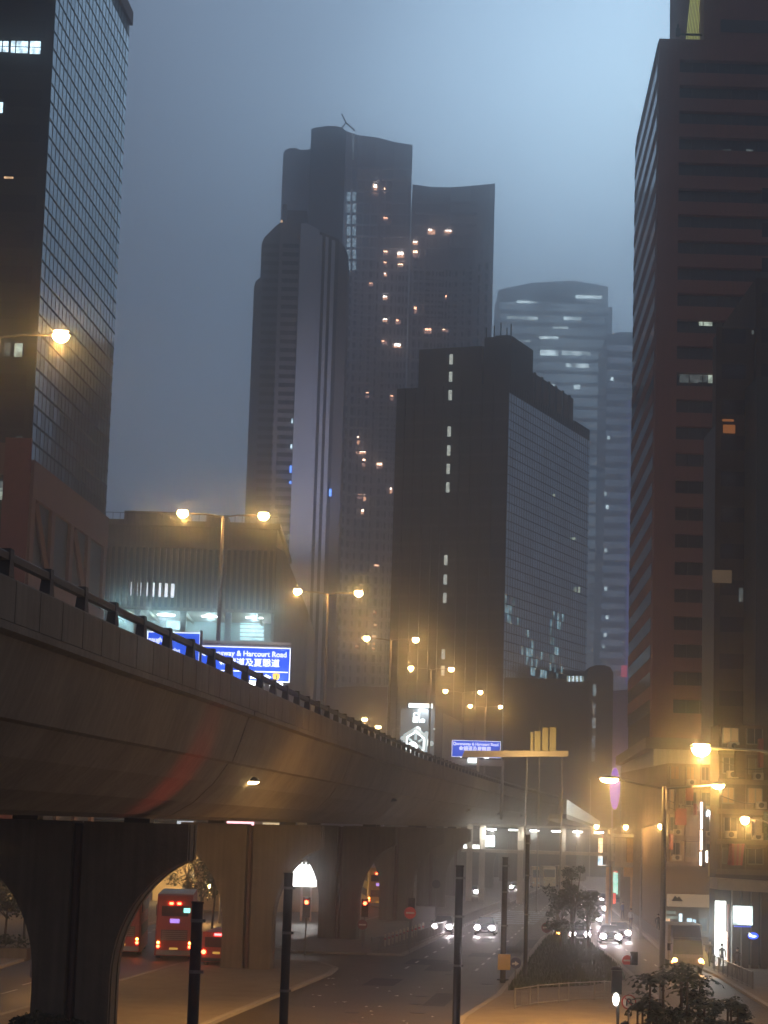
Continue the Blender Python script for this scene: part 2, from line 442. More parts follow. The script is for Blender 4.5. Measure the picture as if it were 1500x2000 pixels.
# ------------------------------------------------------------------ lamps
SOD = (1.0, .48, .12)
def lamp_head(b, lens, x, z, L=.75, ang=0):
    """flat cobra head along X starting at x, going outward by sign of L"""
    s = 1 if L > 0 else -1
    b.ell((x + L * .5, 0, z + .05), abs(L) * .62, .2, .13, 10, 5, -.2, 1)
    lens.ell((x + L * .5, 0, z + .02), abs(L) * .46, .26, .28, 14, 8, -1, .5)
def double_lamp(h=12.6, span=2.3, label='', power=560, lensm=SODIUM):
    e = thing('street_lamp', label, 'street lamp', (0, 0, 0), 'double-armed lamps along the flyover')
    b = MB(); b.bar((0, 0, 0), (0, 0, h - .1), .16, .075, 10); b.bar((0, 0, 0), (0, 0, .5), .22, .2, 10); b.build('pole', GALV, e)
    for s in (-1, 1):
        b = MB(); b.tube([(0, 0, h - .15), (s * .8, 0, h - .02), (s * (span - .3), 0, h + .02)], .05); a = b.build('arm', GALV, e)
        hb = MB(); lb = MB(); lamp_head(hb, lb, s * (span - .35), h, s * .7)
        hd = hb.build('lamp_head', GREYM, e); lb.build('lens', lensm, hd)
        light('lamp_light', 'POINT', (s * span, 0, h - .3), SOD, power, e, .12)
    return e
dl = [((-2, 652), 78, 'nearest flyover lamp, its glare over the left tower'), ((436, 1005), 121, 'tall twin lamp in front of the ribbed car park block'),
      ((641, 1157), 161, 'twin lamp right of the blue signs, before the silver tower'), ((764, 1248), 201, 'twin lamp in front of the dark tower, lower left'),
      ((842, 1306), 245, 'twin lamp rising behind the lit shop billboard'), ((904, 1351), 284, 'twin lamp above the far blue direction sign'), ((948, 1380), 327, 'farthest twin lamp, between far sign and dark tower')]
proto = double_lamp(label=dl[0][2])
for i, ((px, py), D, lab) in enumerate(dl):
    p = at(px, py, D); loc = (p.x, p.y, p.z - 12.6)
    if i == 0: proto.location = loc
    else: dup(proto, loc, None, lab)
def single_lamp(px, py, D, armdir, label, base_z=0.0, arm=2.0, power=500, L=.8, group='single lamps along the streets', r=.07):
    p = at(px, py, D); h = p.z - base_z
    e = thing('street_lamp', label, 'street lamp', (p.x + armdir * arm, D, base_z), group)
    o = e.location; b = MB(); b.bar((o.x, o.y, o.z), (o.x, o.y, o.z + h - .25), r * 1.7, r, 10); b.build('pole', GALV, e)
    b = MB(); b.tube([(o.x, D, o.z + h - .3), (o.x - armdir * arm * .4, D, o.z + h - .02), (p.x + armdir * .3, D, o.z + h + .03)], .045); b.build('arm', GALV, e)
    hb = MB(); lb = MB(); hb.ell((p.x, D, p.z + .05), L * .62, .2, .13, 10, 5, -.2, 1); lb.ell((p.x, D, p.z + .02), L * .5, .24, .28, 14, 8, -1, .4)
    hd = hb.build('lamp_head', GREYM, e); lb.build('lens', SODIUM, hd)
    light('lamp_light', 'POINT', (p.x, D, p.z - .35), SOD, power * 1.3, e, .12)
    return e
single_lamp(1369, 1462, 70, 1, 'nearest street lamp at right, large glowing oval head', arm=3.2, power=650, L=.62)
single_lamp(1455, 1601, 120, 1, 'small lamp over the right pavement by the shop front', arm=1.6, power=500, L=.5)
single_lamp(1290, 1613, 185, -1, 'lamp just left of the slim pole before the cream podium', arm=1.6, power=420, L=.45)
single_lamp(1222, 1615, 205, -1, 'lamp above the orange panelled footbridge landing', arm=1.4, power=380, L=.45)
single_lamp(1165, 1614, 235, 1, 'lamp at the foot of the bright white ramp', arm=1.4, power=380, L=.5)
single_lamp(1138, 1520, 430, 1, 'far lamp under the small round dark tower', arm=1.6, power=400, L=.9)
single_lamp(1006, 1450, 400, 1, 'lamp left of the yellow gantry panels', 13.6, arm=2, power=450, L=1.0)
single_lamp(712, 1405, 330, -1, 'leftmost of three small lamps low behind the flyover rail', 13.6, arm=2, power=400, L=.9)
single_lamp(739, 1420, 350, -1, 'middle of three small lamps low behind the flyover rail', 13.6, arm=2, power=400, L=.9)
single_lamp(790, 1423, 370, -1, 'lamp just left of the lit shop billboard', 13.6, arm=2, power=400, L=.8)
single_lamp(409, 1728, 192, 1, 'low lamp glowing among the trees seen through the first arch', arm=1.0, power=500, L=.4)
single_lamp(118, 1640, 122, -1, 'lamp over the left carriageway, mostly behind the first pier', arm=1.2, power=700, L=.4)
# double lamp on the right street
p = at(1297, 1536, 98); e = thing('street_lamp', 'twin-armed lamp on the tall pole near the lorry', 'street lamp', (p.x, 98, 0))
b = MB(); b.bar((p.x, 98, 0), (p.x, 98, p.z), .15, .1, 10); b.build('pole', GREYM, e)
for s, (px, py), L in ((-1, (1190, 1522), .9), (1, (1403, 1534), .62)):
    q = at(px, py, 98 if s < 0 else 100); b = MB(); b.tube([(p.x, 98, p.z - .1), (p.x + (q.x - p.x) * .45, 98.2, (p.z + q.z) / 2 - .05), (q.x - s * .3, q.y, q.z + .03)], .05); b.build('arm', GREYM, e)
    hb = MB(); lb = MB(); hb.ell((q.x, q.y, q.z + .06), L * .6, .2, .12, 10, 5, -.2, 1); lb.ell((q.x, q.y, q.z), L * .46, .18, .17, 12, 6, -1, .2)
    hd = hb.build('lamp_head', GREYM, e); lb.build('lens', SODIUM, hd)
    light('lamp_light', 'POINT', (q.x, q.y, q.z - .35), SOD, 480, e, .12)
    light('lamp_beam', 'SPOT', (q.x, q.y, q.z - .4), SOD, 9500 if s < 0 else 2500, e, .12, 130, .8, aim=(q.x - (9 if s < 0 else 1), q.y + 6, 0))
# luminaires under the deck
for i, (D, lab) in enumerate([(96, 'lit oval luminaire under the flyover edge'), (165, 'first unlit black luminaire under the flyover'), (240, 'second unlit black luminaire under the flyover'), (285, 'third unlit black luminaire under the flyover'), (325, 'fourth unlit black luminaire under the flyover')]):
    pt, s, t = frame(D); c = pt + s * 1.25 + Vector((0, 0, 10.72 if i == 0 else 10.8))
    e = thing('underdeck_light', lab, 'light fitting', c, 'luminaires under the flyover')
    b = MB(); b.ell((c.x, c.y, c.z), .42 if i else .36, .3, .2, 12, 5, -.1, 1); b.bar((c.x, c.y, c.z), (c.x, c.y, c.z + .5), .05); b.build('housing', BLACK, e)
    b = MB(); b.ell((c.x, c.y, c.z - .02), .33, .26, .12, 12, 5, -1, .1); b.build('lens', SODIUM if i == 0 else GREYM, e)
    if i == 0: light('lamp_light', 'SPOT', c + Vector((.9, 0, -.45)), SOD, 3200, e, .15, 135, .7)

# ================================================================== BUILDINGS
def px_box(name, parent, m, pxa, pxb, py_ref, D, depth, ztop, z0=0.0):
    xa = at(pxa, py_ref, D).x; xb = at(pxb, py_ref, D).x
    b = MB(); b.box((xa, D, z0), (xb, D + depth, ztop)); return b.build(name, m, parent)
def zz(px, py, D): return at(px, py, D).z
def strip(name, parent, m, D, depth, tops, z0=0.0):
    pts = [(at(x, y, D).x, at(x, y, D).z) for x, y in tops]
    poly = [(pts[0][0], z0), (pts[-1][0], z0)] + pts[::-1]
    b = MB(); b.outline(poly, D, D + depth); return b.build(name, m, parent)
def pane(name, parent, m, px, py, wpx, hpx, D, th=.12, mb=None):
    a = at(px - wpx / 2, py + hpx / 2, D); c = at(px + wpx / 2, py - hpx / 2, D)
    b = mb or MB(); b.box((a.x, D - th, a.z), (c.x, D, c.z))
    return None if mb else b.build(name, m, parent)

# ---- left glass tower ---------------------------------------------------------------
STONE = mat('red_brown_granite', (.20, .085, .06), .6, var=.15, vscale=.5)
MIRR = mat('mirror_glass', (.42, .50, .54), .09, 1.0, var=.08, vscale=.25)
FRAMEM = mat('window_frame_dark', (.025, .03, .035), .5)
c0 = at(92, 300, 200); H = .0595
lt = thing('office_tower', 'tall tower at left edge with gridded blue mirror glass side', 'skyscraper', (c0.x, 200, 0))
D1, D2 = 200.0, 238.5; ZT = zz(246, 22, D2)
def LX(D): return c0.x + H * (D - 200)
b = MB(); b.prism([(LX(D1) - 45, D1), (LX(D1), D1), (LX(D2), D2), (LX(D2) - 45, D2)], 0, ZT - 1.6); b.build('core', mat('tower_dark_wall', (.012, .010, .012), .35, spec=.3), lt)
b = MB(); b.prism([(LX(D1) - 45.3, D1 - .3), (LX(D1) + .35, D1 - .3), (LX(D2) + .35, D2 + .3), (LX(D2) - 45.3, D2 + .3)], ZT - 1.6, ZT); b.build('roof_coping', STONE, lt)
zl = 42.0
pan = MB(); fr = MB(); nc = 22; fh = 1.76; rows = int((ZT - 1.6 - zl) / fh)
rnd = random.Random(3)
for i in range(nc):
    ya = D1 + (D2 - D1) * i / nc; yb = D1 + (D2 - D1) * (i + 1) / nc
    for j in range(rows):
        za = zl + fh * j; t = rnd.uniform(-.006, .006); u_ = rnd.uniform(-.007, .007)
        pan.add([(LX(ya) + .02 + t, ya + .10, za + .09), (LX(yb) + .02 - t, yb - .10, za + .09), (LX(yb) + .02 - t + u_, yb - .10, za + fh - .09), (LX(ya) + .02 + t + u_, ya + .10, za + fh - .09)], [(0,1,2,3)])
    fr.add([(LX(ya) , ya - .09, zl), (LX(ya) + .05, ya - .09, zl), (LX(ya) + .05, ya + .09, zl), (LX(ya), ya + .09, zl), (LX(ya), ya - .09, ZT - 1.6), (LX(ya) + .05, ya - .09, ZT - 1.6), (LX(ya) + .05, ya + .09, ZT - 1.6), (LX(ya), ya + .09, ZT - 1.6)], [(0,1,5,4),(1,2,6,5),(2,3,7,6)])
for j in range(rows + 1):
    za = zl + fh * j; wd = .12
    fr.add([(LX(D1), D1, za - wd), (LX(D1) + .04, D1, za - wd), (LX(D2) + .04, D2, za - wd), (LX(D2), D2, za - wd), (LX(D1), D1, za + wd), (LX(D1) + .04, D1, za + wd), (LX(D2) + .04, D2, za + wd), (LX(D2), D2, za + wd)], [(0,1,2,3),(7,6,5,4),(1,5,6,2)])
pan.build('glass_panes', MIRR, lt)['kind'] = 'stuff'
fr.build('mullion_grid', FRAMEM, lt)['kind'] = 'stuff'
# stone base of the tower, side face: bands, frames and braces
def side_quad(mb, da, db, za, zb, o=.3):
    mb.add([(LX(da), da, za), (LX(da) + o, da, za), (LX(db) + o, db, za), (LX(db), db, za), (LX(da), da, zb), (LX(da) + o, da, zb), (LX(db) + o, db, zb), (LX(db), db, zb)], [(0,1,2,3),(7,6,5,4),(1,5,6,2),(0,4,5,1),(3,2,6,7)])
for za, zb in ((38.5, 42), (28.5, 31.5), (19, 22)):
    b = MB(); side_quad(b, D1, D2, za, zb, .4); b.build('stone_band', STONE, lt)
for k in range(5):
    da = D1 + (D2 - D1 - 1.6) * k / 4
    for za, zb in ((31.5, 38.5), (22, 28.5), (8, 19)):
        b = MB(); side_quad(b, da, da + 1.6, za, zb, .34); b.build('stone_pilaster', STONE, lt)
for k in (0, 2):
    da = D1 + 1.6 + (D2 - D1 - 1.6) * k / 4; b = MB()
    b.bar((LX(da) + .25, da, 38.2), (LX(da + 7) + .25, da + 7, 31.8), .35, n=4); b.build('brace', STONE, lt)
b = MB(); b.box((LX(D1) - 2.4, D1 - .35, 8), (LX(D1) + .1, D1 - .02, 44)); b.build('corner_column', mat('deep_red_cladding', (.22, .035, .02), .6, var=.15), lt)
for za in (20, 30.5, 40.5):
    b = MB(); b.box((LX(D1) - 45, D1 - .3, za), (LX(D1) - 2.4, D1 - .02, za + 3)); b.build('stone_band', STONE, lt)
# front face window bands and lit windows
b = MB()
for j in range(16):
    za = 45 + j * 3.5
    if za < ZT - 3: b.box((LX(D1) - 44, D1 - .08, za), (LX(D1) - .8, D1 - .003, za + 1.7))
b.build('window_band', mat('front_glass', (.010, .012, .016), .15, spec=.35), lt)['kind'] = 'stuff'
WCOOL = winmat('lit_cool_window', (.62, .85, 1.0), 3.0)
WWARM = winmat('lit_warm_window', (1.0, .62, .34), 1.6)
WPALE = winmat('lit_pale_window', (.75, .9, .75), .8)
WDIM = winmat('dim_window', (.5, .6, .6), .22)
for px, py, w_, h_, m in [(8, 91, 18, 20, WCOOL), (38, 92, 34, 22, WCOOL), (69, 93, 22, 24, WCOOL), (1, 210, 10, 20, WCOOL), (17, 347, 18, 3, WWARM), (14, 683, 14, 26, WDIM), (36, 684, 17, 26, WPALE), (8, 965, 26, 22, WPALE), (10, 950, 24, 20, WDIM), (38, 855, 12, 8, WDIM)]:
    pane('lit_window', lt, m, px, py, w_, h_, D1 - .09, .05)
b = MB()
for k in range(3): b.box((at(5 + k * 26, 80, D1).x, D1 - .22, at(0, 105, D1).z), (at(7 + k * 26, 80, D1).x, D1 - .15, at(0, 76, D1).z))
b.box((at(0, 90, D1).x, D1 - .22, at(0, 92, D1).z), (at(82, 90, D1).x, D1 - .15, at(0, 91, D1).z)); b.build('window_frame', FRAMEM, lt)

# ---- ribbed car park block ----------------------------------------------------------
cp = thing('car_park_block', 'low ribbed concrete block with a cyan lit open floor, behind the twin lamp', 'building', (at(360, 1100, 300).x, 300, 0))
D = 300
xl, xr = at(188, 1100, D).x, at(540, 1100, D).x
zt = zz(400, 1003, D)
zf1, zf0 = zz(400, 1072, D), zz(400, 1188, D)
b = MB(); b.box((xl, D, zf1), (xr, D + 40, zt - 2)); b.build('upper_wall', TANW, cp)
b = MB(); b.box((xl, D - .5, zt - 2), (xr + .4, D + 40, zt - 1.2)); b.box((xl + 3, D + 5, zt - 1.2), (xl + 12, D + 12, zt + .8)); b.box((xl + 15, D + 3, zt - 1.2), (xl + 18, D + 8, zt + .2)); b.build('roof_slab', TANW, cp)
b = MB()
for k in range(26): x = xl + (xr - xl) * k / 25; b.bar((x, D, zt - 1.2), (x, D, zt - .2), .03, n=4)
b.bar((xl, D, zt - .2), (xr, D, zt - .2), .04, n=4); b.build('roof_railing', DARKM, cp)['kind'] = 'stuff'
b = MB(); b.box((xl, D + .7, zf0), (xr, D + 40, zf1)); b.build('recessed_wall', mat('shadowed_wall', (.12, .10, .08), .85), cp)  # shade between the fins is put into this darker tan
nf = 29
for k in range(nf + 1):
    x = xl + (xr - .5 - xl) * k / nf; b = MB(); b.box((x, D - .15, zf0), (x + .34, D + .7, zf1)); b.build('fin', TANW, cp)
for k in range(7):
    pane('lit_window', cp, WHITES, 259 + k * 12.9, 1150 + k * .6, 8.5, 26, D + .68, .05)
zo0 = zz(400, 1256, D)
b = MB(); b.box((xl, D - .1, zf0 - .45), (xr, D + 40, zf0)); b.build('floor_edge', TANW, cp)
b = MB(); b.box((xl, D - .1, 0), (xr, D + 40, zo0)); b.build('lower_wall', TANW, cp)
b = MB(); b.box((xl, D + 16, zo0), (xr, D + 40, zf0 - .45)); b.build('back_wall', mat('cyan_wall', (.42, .50, .50), .8), cp)
for px in (205, 262, 352, 440, 530):
    x = at(px, 1200, D).x; b = MB(); b.box((x, D + .3, zo0), (x + .8, D + 1.2, zf0 - .45)); b.build('column', mat('pale_column', (.5, .52, .5), .8), cp)
for k in range(5):
    x = xl + (xr - xl) * (k + .5) / 5; b = MB(); b.box((x - .1, D + 1.3, zf0 - .9), (x + .1, D + 15.5, zf0 - .46)); b.build('ceiling_beam', TANW, cp)
for k in range(4):
    x = xl + (xr - xl) * (k + .5) / 4
    b = MB(); b.box((x - 1.2, D + 6, zf0 - .62), (x + 1.2, D + 6.3, zf0 - .5)); b.build('tube_light', WHITEL, cp)
    light('tube_glow', 'POINT', (x, D + 6, zf0 - .9), (.55, .9, 1), 1100, cp, .3)
WC2 = winmat('cyan_back_window', (.6, .95, 1), 1.6, .6, .6)
pane('lit_window', cp, WC2, 340, 1218, 30, 22, D + 15.9, .1); pane('lit_window', cp, WC2, 355, 1215, 20, 20, D + 15.9, .1); 
for k in range(6): pane('lit_slat', cp, WC2, 492, 1208 + k * 8, 46, 4, D + 15.9, .1)
# sloping flank on its right
b = MB(); za = zz(540, 1070, D)
b.outline([(xr, 0), (at(602, 1200, D).x, 0), (at(602, 1200, D).x, zz(602, 1196, D)), (at(556, 1080, D).x, zz(556, 1078, D)), (xr, za)], D - .4, D + 36); b.build('sloped_flank', mat('pale_concrete', (.34, .31, .27), .8, var=.1, streak=.2), cp)

# ---- silver-banded tower (front of the pair) -----------------------------------------
TD = mat('tower_dark_cladding', (.10, .10, .12), .6, var=.1, vscale=.05)
TB = mat('tower_brown_cladding', (.28, .25, .26), .7, var=.1, vscale=.05)
TS = mat('silver_cladding', (.80, .80, .86), .5, 0, var=.05)
st = thing('silver_banded_tower', 'tower with rounded stepped shoulders and a pale vertical silver band', 'skyscraper', (at(585, 800, 520).x, 520, 0))
strip('shoulder', st, TD, 523, 30, [(496, 560), (499, 550), (505, 544), (514, 541)])
strip('shoulder', st, TD, 521, 30, [(511, 476), (516, 464), (528, 452), (540, 440), (548, 434)])
strip('left_bay', st, TB, 520, 32, [(548, 434), (556, 432), (575, 430), (588, 436)])
strip('silver_band', st, TS, 519, 32, [(588, 436), (600, 436), (612, 442), (624, 450)])
light('band_fill_spot', 'SPOT', (at(640, 1400, 470).x + 6, 455, 38), (.72, .74, 1), 160000, st, 1.0, 34, 1.0, aim=at(604, 900, 519))  # unseen spot added to brighten the silver band
for k, (a, c, y) in enumerate([(624, 630, 458), (636, 642, 462), (648, 655, 468)]):
    strip('pale_rib', st, TS, 519.2, 5, [(a, y), (c, y + 2)])
strip('dark_bay', st, TD, 520.5, 30, [(624, 452), (640, 458), (660, 466), (662, 468)])
strip('right_bay', st, TB, 522, 30, [(662, 470), (672, 480), (680, 498)])
b = MB()
for y in range(480, 1560, 17):
    for a, c in ((514, 545), (552, 584)):
        pane('', None, None, (a + c) / 2 - (y - 480) * .03, y, (c - a), 7, 519.9, .05, mb=b)
b.build('window_band', GLASSD, st)['kind'] = 'stuff'
for y, h, m in [(432, 5, WWARM), (822, 9, WCOOL), (872, 9, WCOOL), (916, 14, mat('blue_led', (0,0,.2), .3, emit=(.12,.3,1), es=4)), (942, 5, MATS['blue_led']), (998, 10, WPALE), (1048, 10, WPALE)]:
    pane('lit_window', st, m, 570.5 - (y - 822) * .03 if y > 500 else 550, y, 4, h, 518.9, .06)
pane('blue_sign', st, MATS['blue_led'], 645, 962, 5, 14, 518.7, .1)
b = MB(); b.bar((at(556,430,530).x, 530, zz(556,432,530)), (at(556,430,530).x, 530, zz(556,400,530)), .6, n=8); b.box((at(553,400,530).x, 531, zz(553,434,530)), (at(600,400,530).x, 545, zz(553,408,530))); b.build('roof_plant', TB, st)

# ---- tall hotel tower behind ----------------------------------------------------------
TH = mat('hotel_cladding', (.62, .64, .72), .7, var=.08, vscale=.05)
TH2 = mat('hotel_glass', (.26, .30, .38), .35, .1)
ht = thing('hotel_tower', 'tallest tower in the mist, stepped top and scattered lit windows', 'skyscraper', (at(740, 800, 630).x, 630, 0))
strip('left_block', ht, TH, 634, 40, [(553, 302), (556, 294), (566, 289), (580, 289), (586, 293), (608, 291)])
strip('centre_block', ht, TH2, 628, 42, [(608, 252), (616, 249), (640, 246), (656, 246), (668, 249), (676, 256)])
cols = [(676, 622), (700, 627), (735, 632), (770, 635), (806, 636)]
def curve_face(cols, ytop, nm, m, ztopf=None):
    b = MB(); fr_ = []
    for (px, D), y in zip(cols, ytop):
        p = at(px, y, D); fr_.append((p.x, D, p.z))
    bk = [(x, 668, z) for x, y, z in fr_]
    n = len(fr_)
    vs = [(x, y, 0) for x, y, z in fr_] + fr_ + [(x, y, 0) for x, y, z in bk] + bk
    fs = []
    for i in range(n - 1):
        fs += [(i, i+1, n+i+1, n+i), (2*n+i+1, 2*n+i, 3*n+i, 3*n+i+1), (n+i, n+i+1, 3*n+i+1, 3*n+i)]
    fs += [(0, n, 3*n, 2*n), (n-1, 3*n-1, 4*n-1, 2*n-1)]
    b.add(vs, fs); b.build(nm, m, ht); return fr_
f1 = curve_face(cols, [256, 264, 268, 277, 283], 'curved_wing', TH)
f2 = curve_face([(806, 636.5), (840, 639), (880, 640), (920, 637), (967, 628)], [360, 365, 366, 363, 358], 'lower_wing', TH)
dw = MB(); ribs = MB(); lit_cells = []
def wall_at(fr_, t):
    n = len(fr_) - 1; k = min(n - 1, int(t * n)); u = t * n - k
    return Vector(fr_[k]) * (1 - u) + Vector(fr_[k+1]) * u
for fr_, ncol, ztop in ((f1, 5, 196), (f2, 6, 180)):
    for i in range(ncol * 2):
        p = wall_at(fr_, (i + .5) / (ncol * 2)); 
        ribs.box((p.x - .25, p.y - .5, 10), (p.x + .25, p.y + 1, ztop + 8))
    for j in range(48):
        z = 20 + j * 3.3
        if z > ztop: break
        for i in range(ncol):
            for o_ in (.28, .72):
                p = wall_at(fr_, (i + o_) / ncol); dw.box((p.x - .95, p.y - .12, z), (p.x + .95, p.y + .6, z + 2.1))
dw.build('dark_windows', TH2, ht)['kind'] = 'stuff'; ribs.build('facade_ribs', TH, ht)['kind'] = 'stuff'
HOTW = [winmat('hotel_lit_a', (1.0, .72, .55), 17, .4), winmat('hotel_lit_b', (1.0, .60, .38), 12, .4), winmat('hotel_lit_c', (1.0, .86, .76), 15, .3), winmat('hotel_lit_d', (1.0, .5, .3), 8, .5)]
HOTD = [winmat('hotel_room_dim', (1.0, .50, .32), 2.2, .4), winmat('hotel_room_dimmer', (.9, .5, .45), .8, .4)]
for px, py, w_, h_ in [(733,369,7,16),(752,373,4,10),(753,428,10,4),(843,453,14,9),(875,453,14,4),(811,475,10,5),(811,496,10,11),(753,494,9,6),(782,500,13,14),(752,515,6,5),(782,519,12,5),(753,537,6,5),(724,555,9,8),(752,582,9,6),(871,582,3,8),(811,606,6,12),(752,626,9,5),(778,629,10,8),(836,647,14,9),(869,646,12,4),(750,669,13,6),(776,678,14,12),
                      (717,772,8,10),(765,776,6,12),(700,860,5,16),(708,884,14,5),(697,884,4,6),(711,904,6,14),(741,910,12,10),(703,970,9,8),(712,972,5,12),(764,958,5,10),(708,1000,5,8),(735,1106,10,4),(732,1197,8,6),(733,1222,6,5),(731,1244,8,4),(730,1256,4,6),(697,1264,6,4),(729,1268,6,4)]:
    D_ = 620 if py < 340 else 621.5
    # front plane follows the facade closely
    t = 628
    for (a, da), (c, dc) in zip((cols + [(840,639),(880,640),(920,637),(967,628)])[:-1], (cols + [(840,639),(880,640),(920,637),(967,628)])[1:]):
        sh = px + (py - 300) * .03
        if a <= sh <= c: t = da + (dc - da) * (sh - a) / (c - a)
    hw_ = HOTW[(px * 7 + py) % 4]
    lw_ = pane('lit_window', ht, HOTD[(px + py) % 2], px, py, w_, h_, t - .7, .1)
    a = at(px - w_ * .42, py - h_ * .08, t); c = at(px + w_ * (.42 if (px + py) % 3 else .05), py - h_ * .46, t); b = MB(); b.box((a.x, t - .86, a.z), (c.x, t - .81, c.z)); b.build('bright_pane', hw_, lw_)
WICE = winmat('ice_window', (.55, .78, 1.0), .8)
for px, w_ in ((680, 4), (690, 5), (700, 2.5), (709, 2), (717, 2)):
    pane('crown_pale_strip', ht, winmat('crown_strip_glow', (.6, .75, .95), .32, .3, .2), px, 287, w_, 50, 624.5, .2)  # pale facade strips, their brightness put in as emission
b = MB()
for y in range(330, 1500, 22):
    for pa2, pb2, dd in ((690, 740, 627.5), (745, 800, 633), (812, 870, 637), (880, 955, 635)):
        pane('', None, None, (pa2 + pb2) / 2 - (y - 400) * .03, y, pb2 - pa2, 2.2, dd, .5, mb=b) if not (pa2 > 805 and y < 380) else None
b.build('floor_line', TH, ht)['kind'] = 'stuff'
for r_ in range(7):
    for cc in (681, 692): pane('lit_window', ht, WICE, cc, 384 + r_ * 22.5, 8, 17, 620.5, .1)
b = MB(); b.tube([(at(668,249,640).x, 640, zz(668,249,640)), (at(676,235,640).x, 640, zz(676,240,640)), (at(667,222,640).x, 640, zz(667,222,640))], .22, 4); b.bar((at(676,240,640).x,640,zz(676,240,640)),(at(693,255,640).x,640,zz(693,255,640)),.25,n=4); b.build('roof_crane', DARKM, ht)

# ---- dark slab tower with glass flank ---------------------------------------------------
TC = mat('dark_brown_tower', (.04, .03, .026), .75, var=.12, vscale=.05, streak=.1)
TCG = mat('flank_glass', (.72, .82, .88), .16, 1.0, var=.15, vscale=.1)
cC = at(991, 900, 400); ct = thing('dark_slab_tower', 'dark brown slab tower with a column of pale stair windows and glass flank', 'skyscraper', (cC.x, 400, 0))
dx, dy = .38, .925
def CP(w_, l_): return (cC.x - dy * w_ + dx * l_, 400 + dx * w_ + dy * l_)
zg = zz(991, 748, 400)
def cbox(nm, m, w0, w1, l0, l1, z0, z1): 
    b = MB(); b.prism([CP(w1, l0), CP(w0, l0), CP(w0, l1), CP(w1, l1)], z0, z1); return b.build(nm, m, ct)
wl = 22.9
cbox('main_slab', TC, 0, wl, 0, 53, 0, zg)
cbox('upper_core', TC, 5.5, wl - 4.4, .02, 34, zg, zz(870, 673, 402))
cbox('plant_room', TC, -.02, 5.5, 1, 14, zg, zz(965, 655, 401))
cbox('plant_room', TC, 1.2, 4, 3, 10, zz(965, 655, 401), zz(965, 648, 401))
b = MB()
for px, y in ((950, 640), (965, 636), (978, 630), (990, 640), (998, 632)):
    q = at(px, 655, 408); b.bar((q.x, q.y, zz(px, 660, 408)), (q.x, q.y, zz(px, y, 408)), .12, n=4)
b.build('antenna', DARKM, ct)['kind'] = 'stuff'
cbox('roof_parapet', mat('parapet_red_brown', (.16, .09, .07), .8, var=.2), .3, 3.5, 9, 42, zg, zg + 5.2)
for k in range(7): cbox('roof_pier', TC, .1, .3, 11 + k * 4.6, 12 + k * 4.6, zg, zg + 5.4)
cbox('roof_upstand', TC, 0, 3, 42, 53, zg, zg + .6)
# vertical pilaster lines on the dark face
b = MB()
for w_ in (3.0, 5.2, 7.4, 9.6, 13.2, 15, 17, 19, 21):
    x0, y0 = CP(w_ + .25, -.3); x1, y1 = CP(w_, -.3); x2, y2 = CP(w_, 0); x3, y3 = CP(w_ + .25, 0)
    b.prism([(x0, y0), (x1, y1), (x2, y2), (x3, y3)], 0, zg)
b.build('pilasters', TC, ct)['kind'] = 'stuff'
b = MB()
z_ = 15.0
while z_ < zg - 1:
    b.prism([CP(wl - .1, -.12), CP(.1, -.12), CP(.1, -.003), CP(wl - .1, -.003)], z_, z_ + .55); z_ += 3.35
b.build('floor_bands', mat('floor_band_brown', (.085, .07, .06), .8, var=.2), ct)['kind'] = 'stuff'
# stair windows
WST = winmat('stair_window', (.88, .95, .86), .75, .7)
sy = [702, 736, 772, 843, 880, 916, 952, 1094, 1132, 1168, 1278, 1310]
for y in sy:
    px = 881 - (y - 702) * .0265; Dm = 403.9
    a = at(px - 3.6, y + 9.5, Dm); c = at(px + 3.6, y - 9.5, Dm); b = MB(); b.box((a.x, Dm - .28, a.z), (c.x, Dm + .05, c.z)); b.build('stair_window', WST, ct)
b = MB()
for y in [720, 754, 790, 808, 825, 861, 898, 934, 970, 988, 1006, 1040, 1075, 1113, 1150, 1186]:
    px = 880 - (y - 702) * .0265; pane('', None, None, px, y, 9, 12, 403.7, .1, mb=b)
b.build('stair_spandrel', FRAMEM, ct)['kind'] = 'stuff'
# glass flank: panes and mullions
pan = MB(); fr = MB(); nn = 36; zb = 12.0; nr = int((zg - zb) / 1.75)
rnd = random.Random(5); reflp = MB()
def fl(l_, o): return (cC.x + dx * l_ + dy * o, 400 + dy * l_ - dx * o)
for i in range(nn):
    la, lb_ = 53 * i / nn, 53 * (i + 1) / nn
    for j in range(nr):
        za = zb + j * 1.75; t = rnd.uniform(-.01, .01)
        x0, y0 = fl(la + .08, .05 + t); x1, y1 = fl(lb_ - .08, .05 - t)
        # glowing panes paint another building's reflection low on the flank
        f_ = i / nn; zc = za
        hot = (abs(zc - (49 - 26 * f_)) < 1.6 + 6 * f_ and f_ < .62 and rnd.random() < .32) or (.5 < f_ < .68 and 30 < zc < 52 and rnd.random() < .35) or (f_ < .1 and 44 < zc < 52 and rnd.random() < .5) or (abs(zc - (22 + 20 * f_)) < 1.3 and f_ > .15 and f_ < .7 and rnd.random() < .35)
        tgt = reflp if hot and rnd.random() < .85 else pan
        tgt.add([(x0, y0, za + .08), (x1, y1, za + .08), (x1, y1, za + 1.67), (x0, y0, za + 1.67)], [(0,1,2,3)])
    x0, y0 = fl(la - .07, 0); x1, y1 = fl(la - .07, .08); x2, y2 = fl(la + .07, .08); x3, y3 = fl(la + .07, 0)
    fr.prism([(x0, y0), (x1, y1), (x2, y2), (x3, y3)], zb, zg)
for j in range(nr + 1):
    za = zb + j * 1.75; p0 = fl(0, 0); p1 = fl(0, .08); p2 = fl(53, .08); p3 = fl(53, 0)
    fr.prism([p0, p1, p2, p3], za - .07, za + .07)
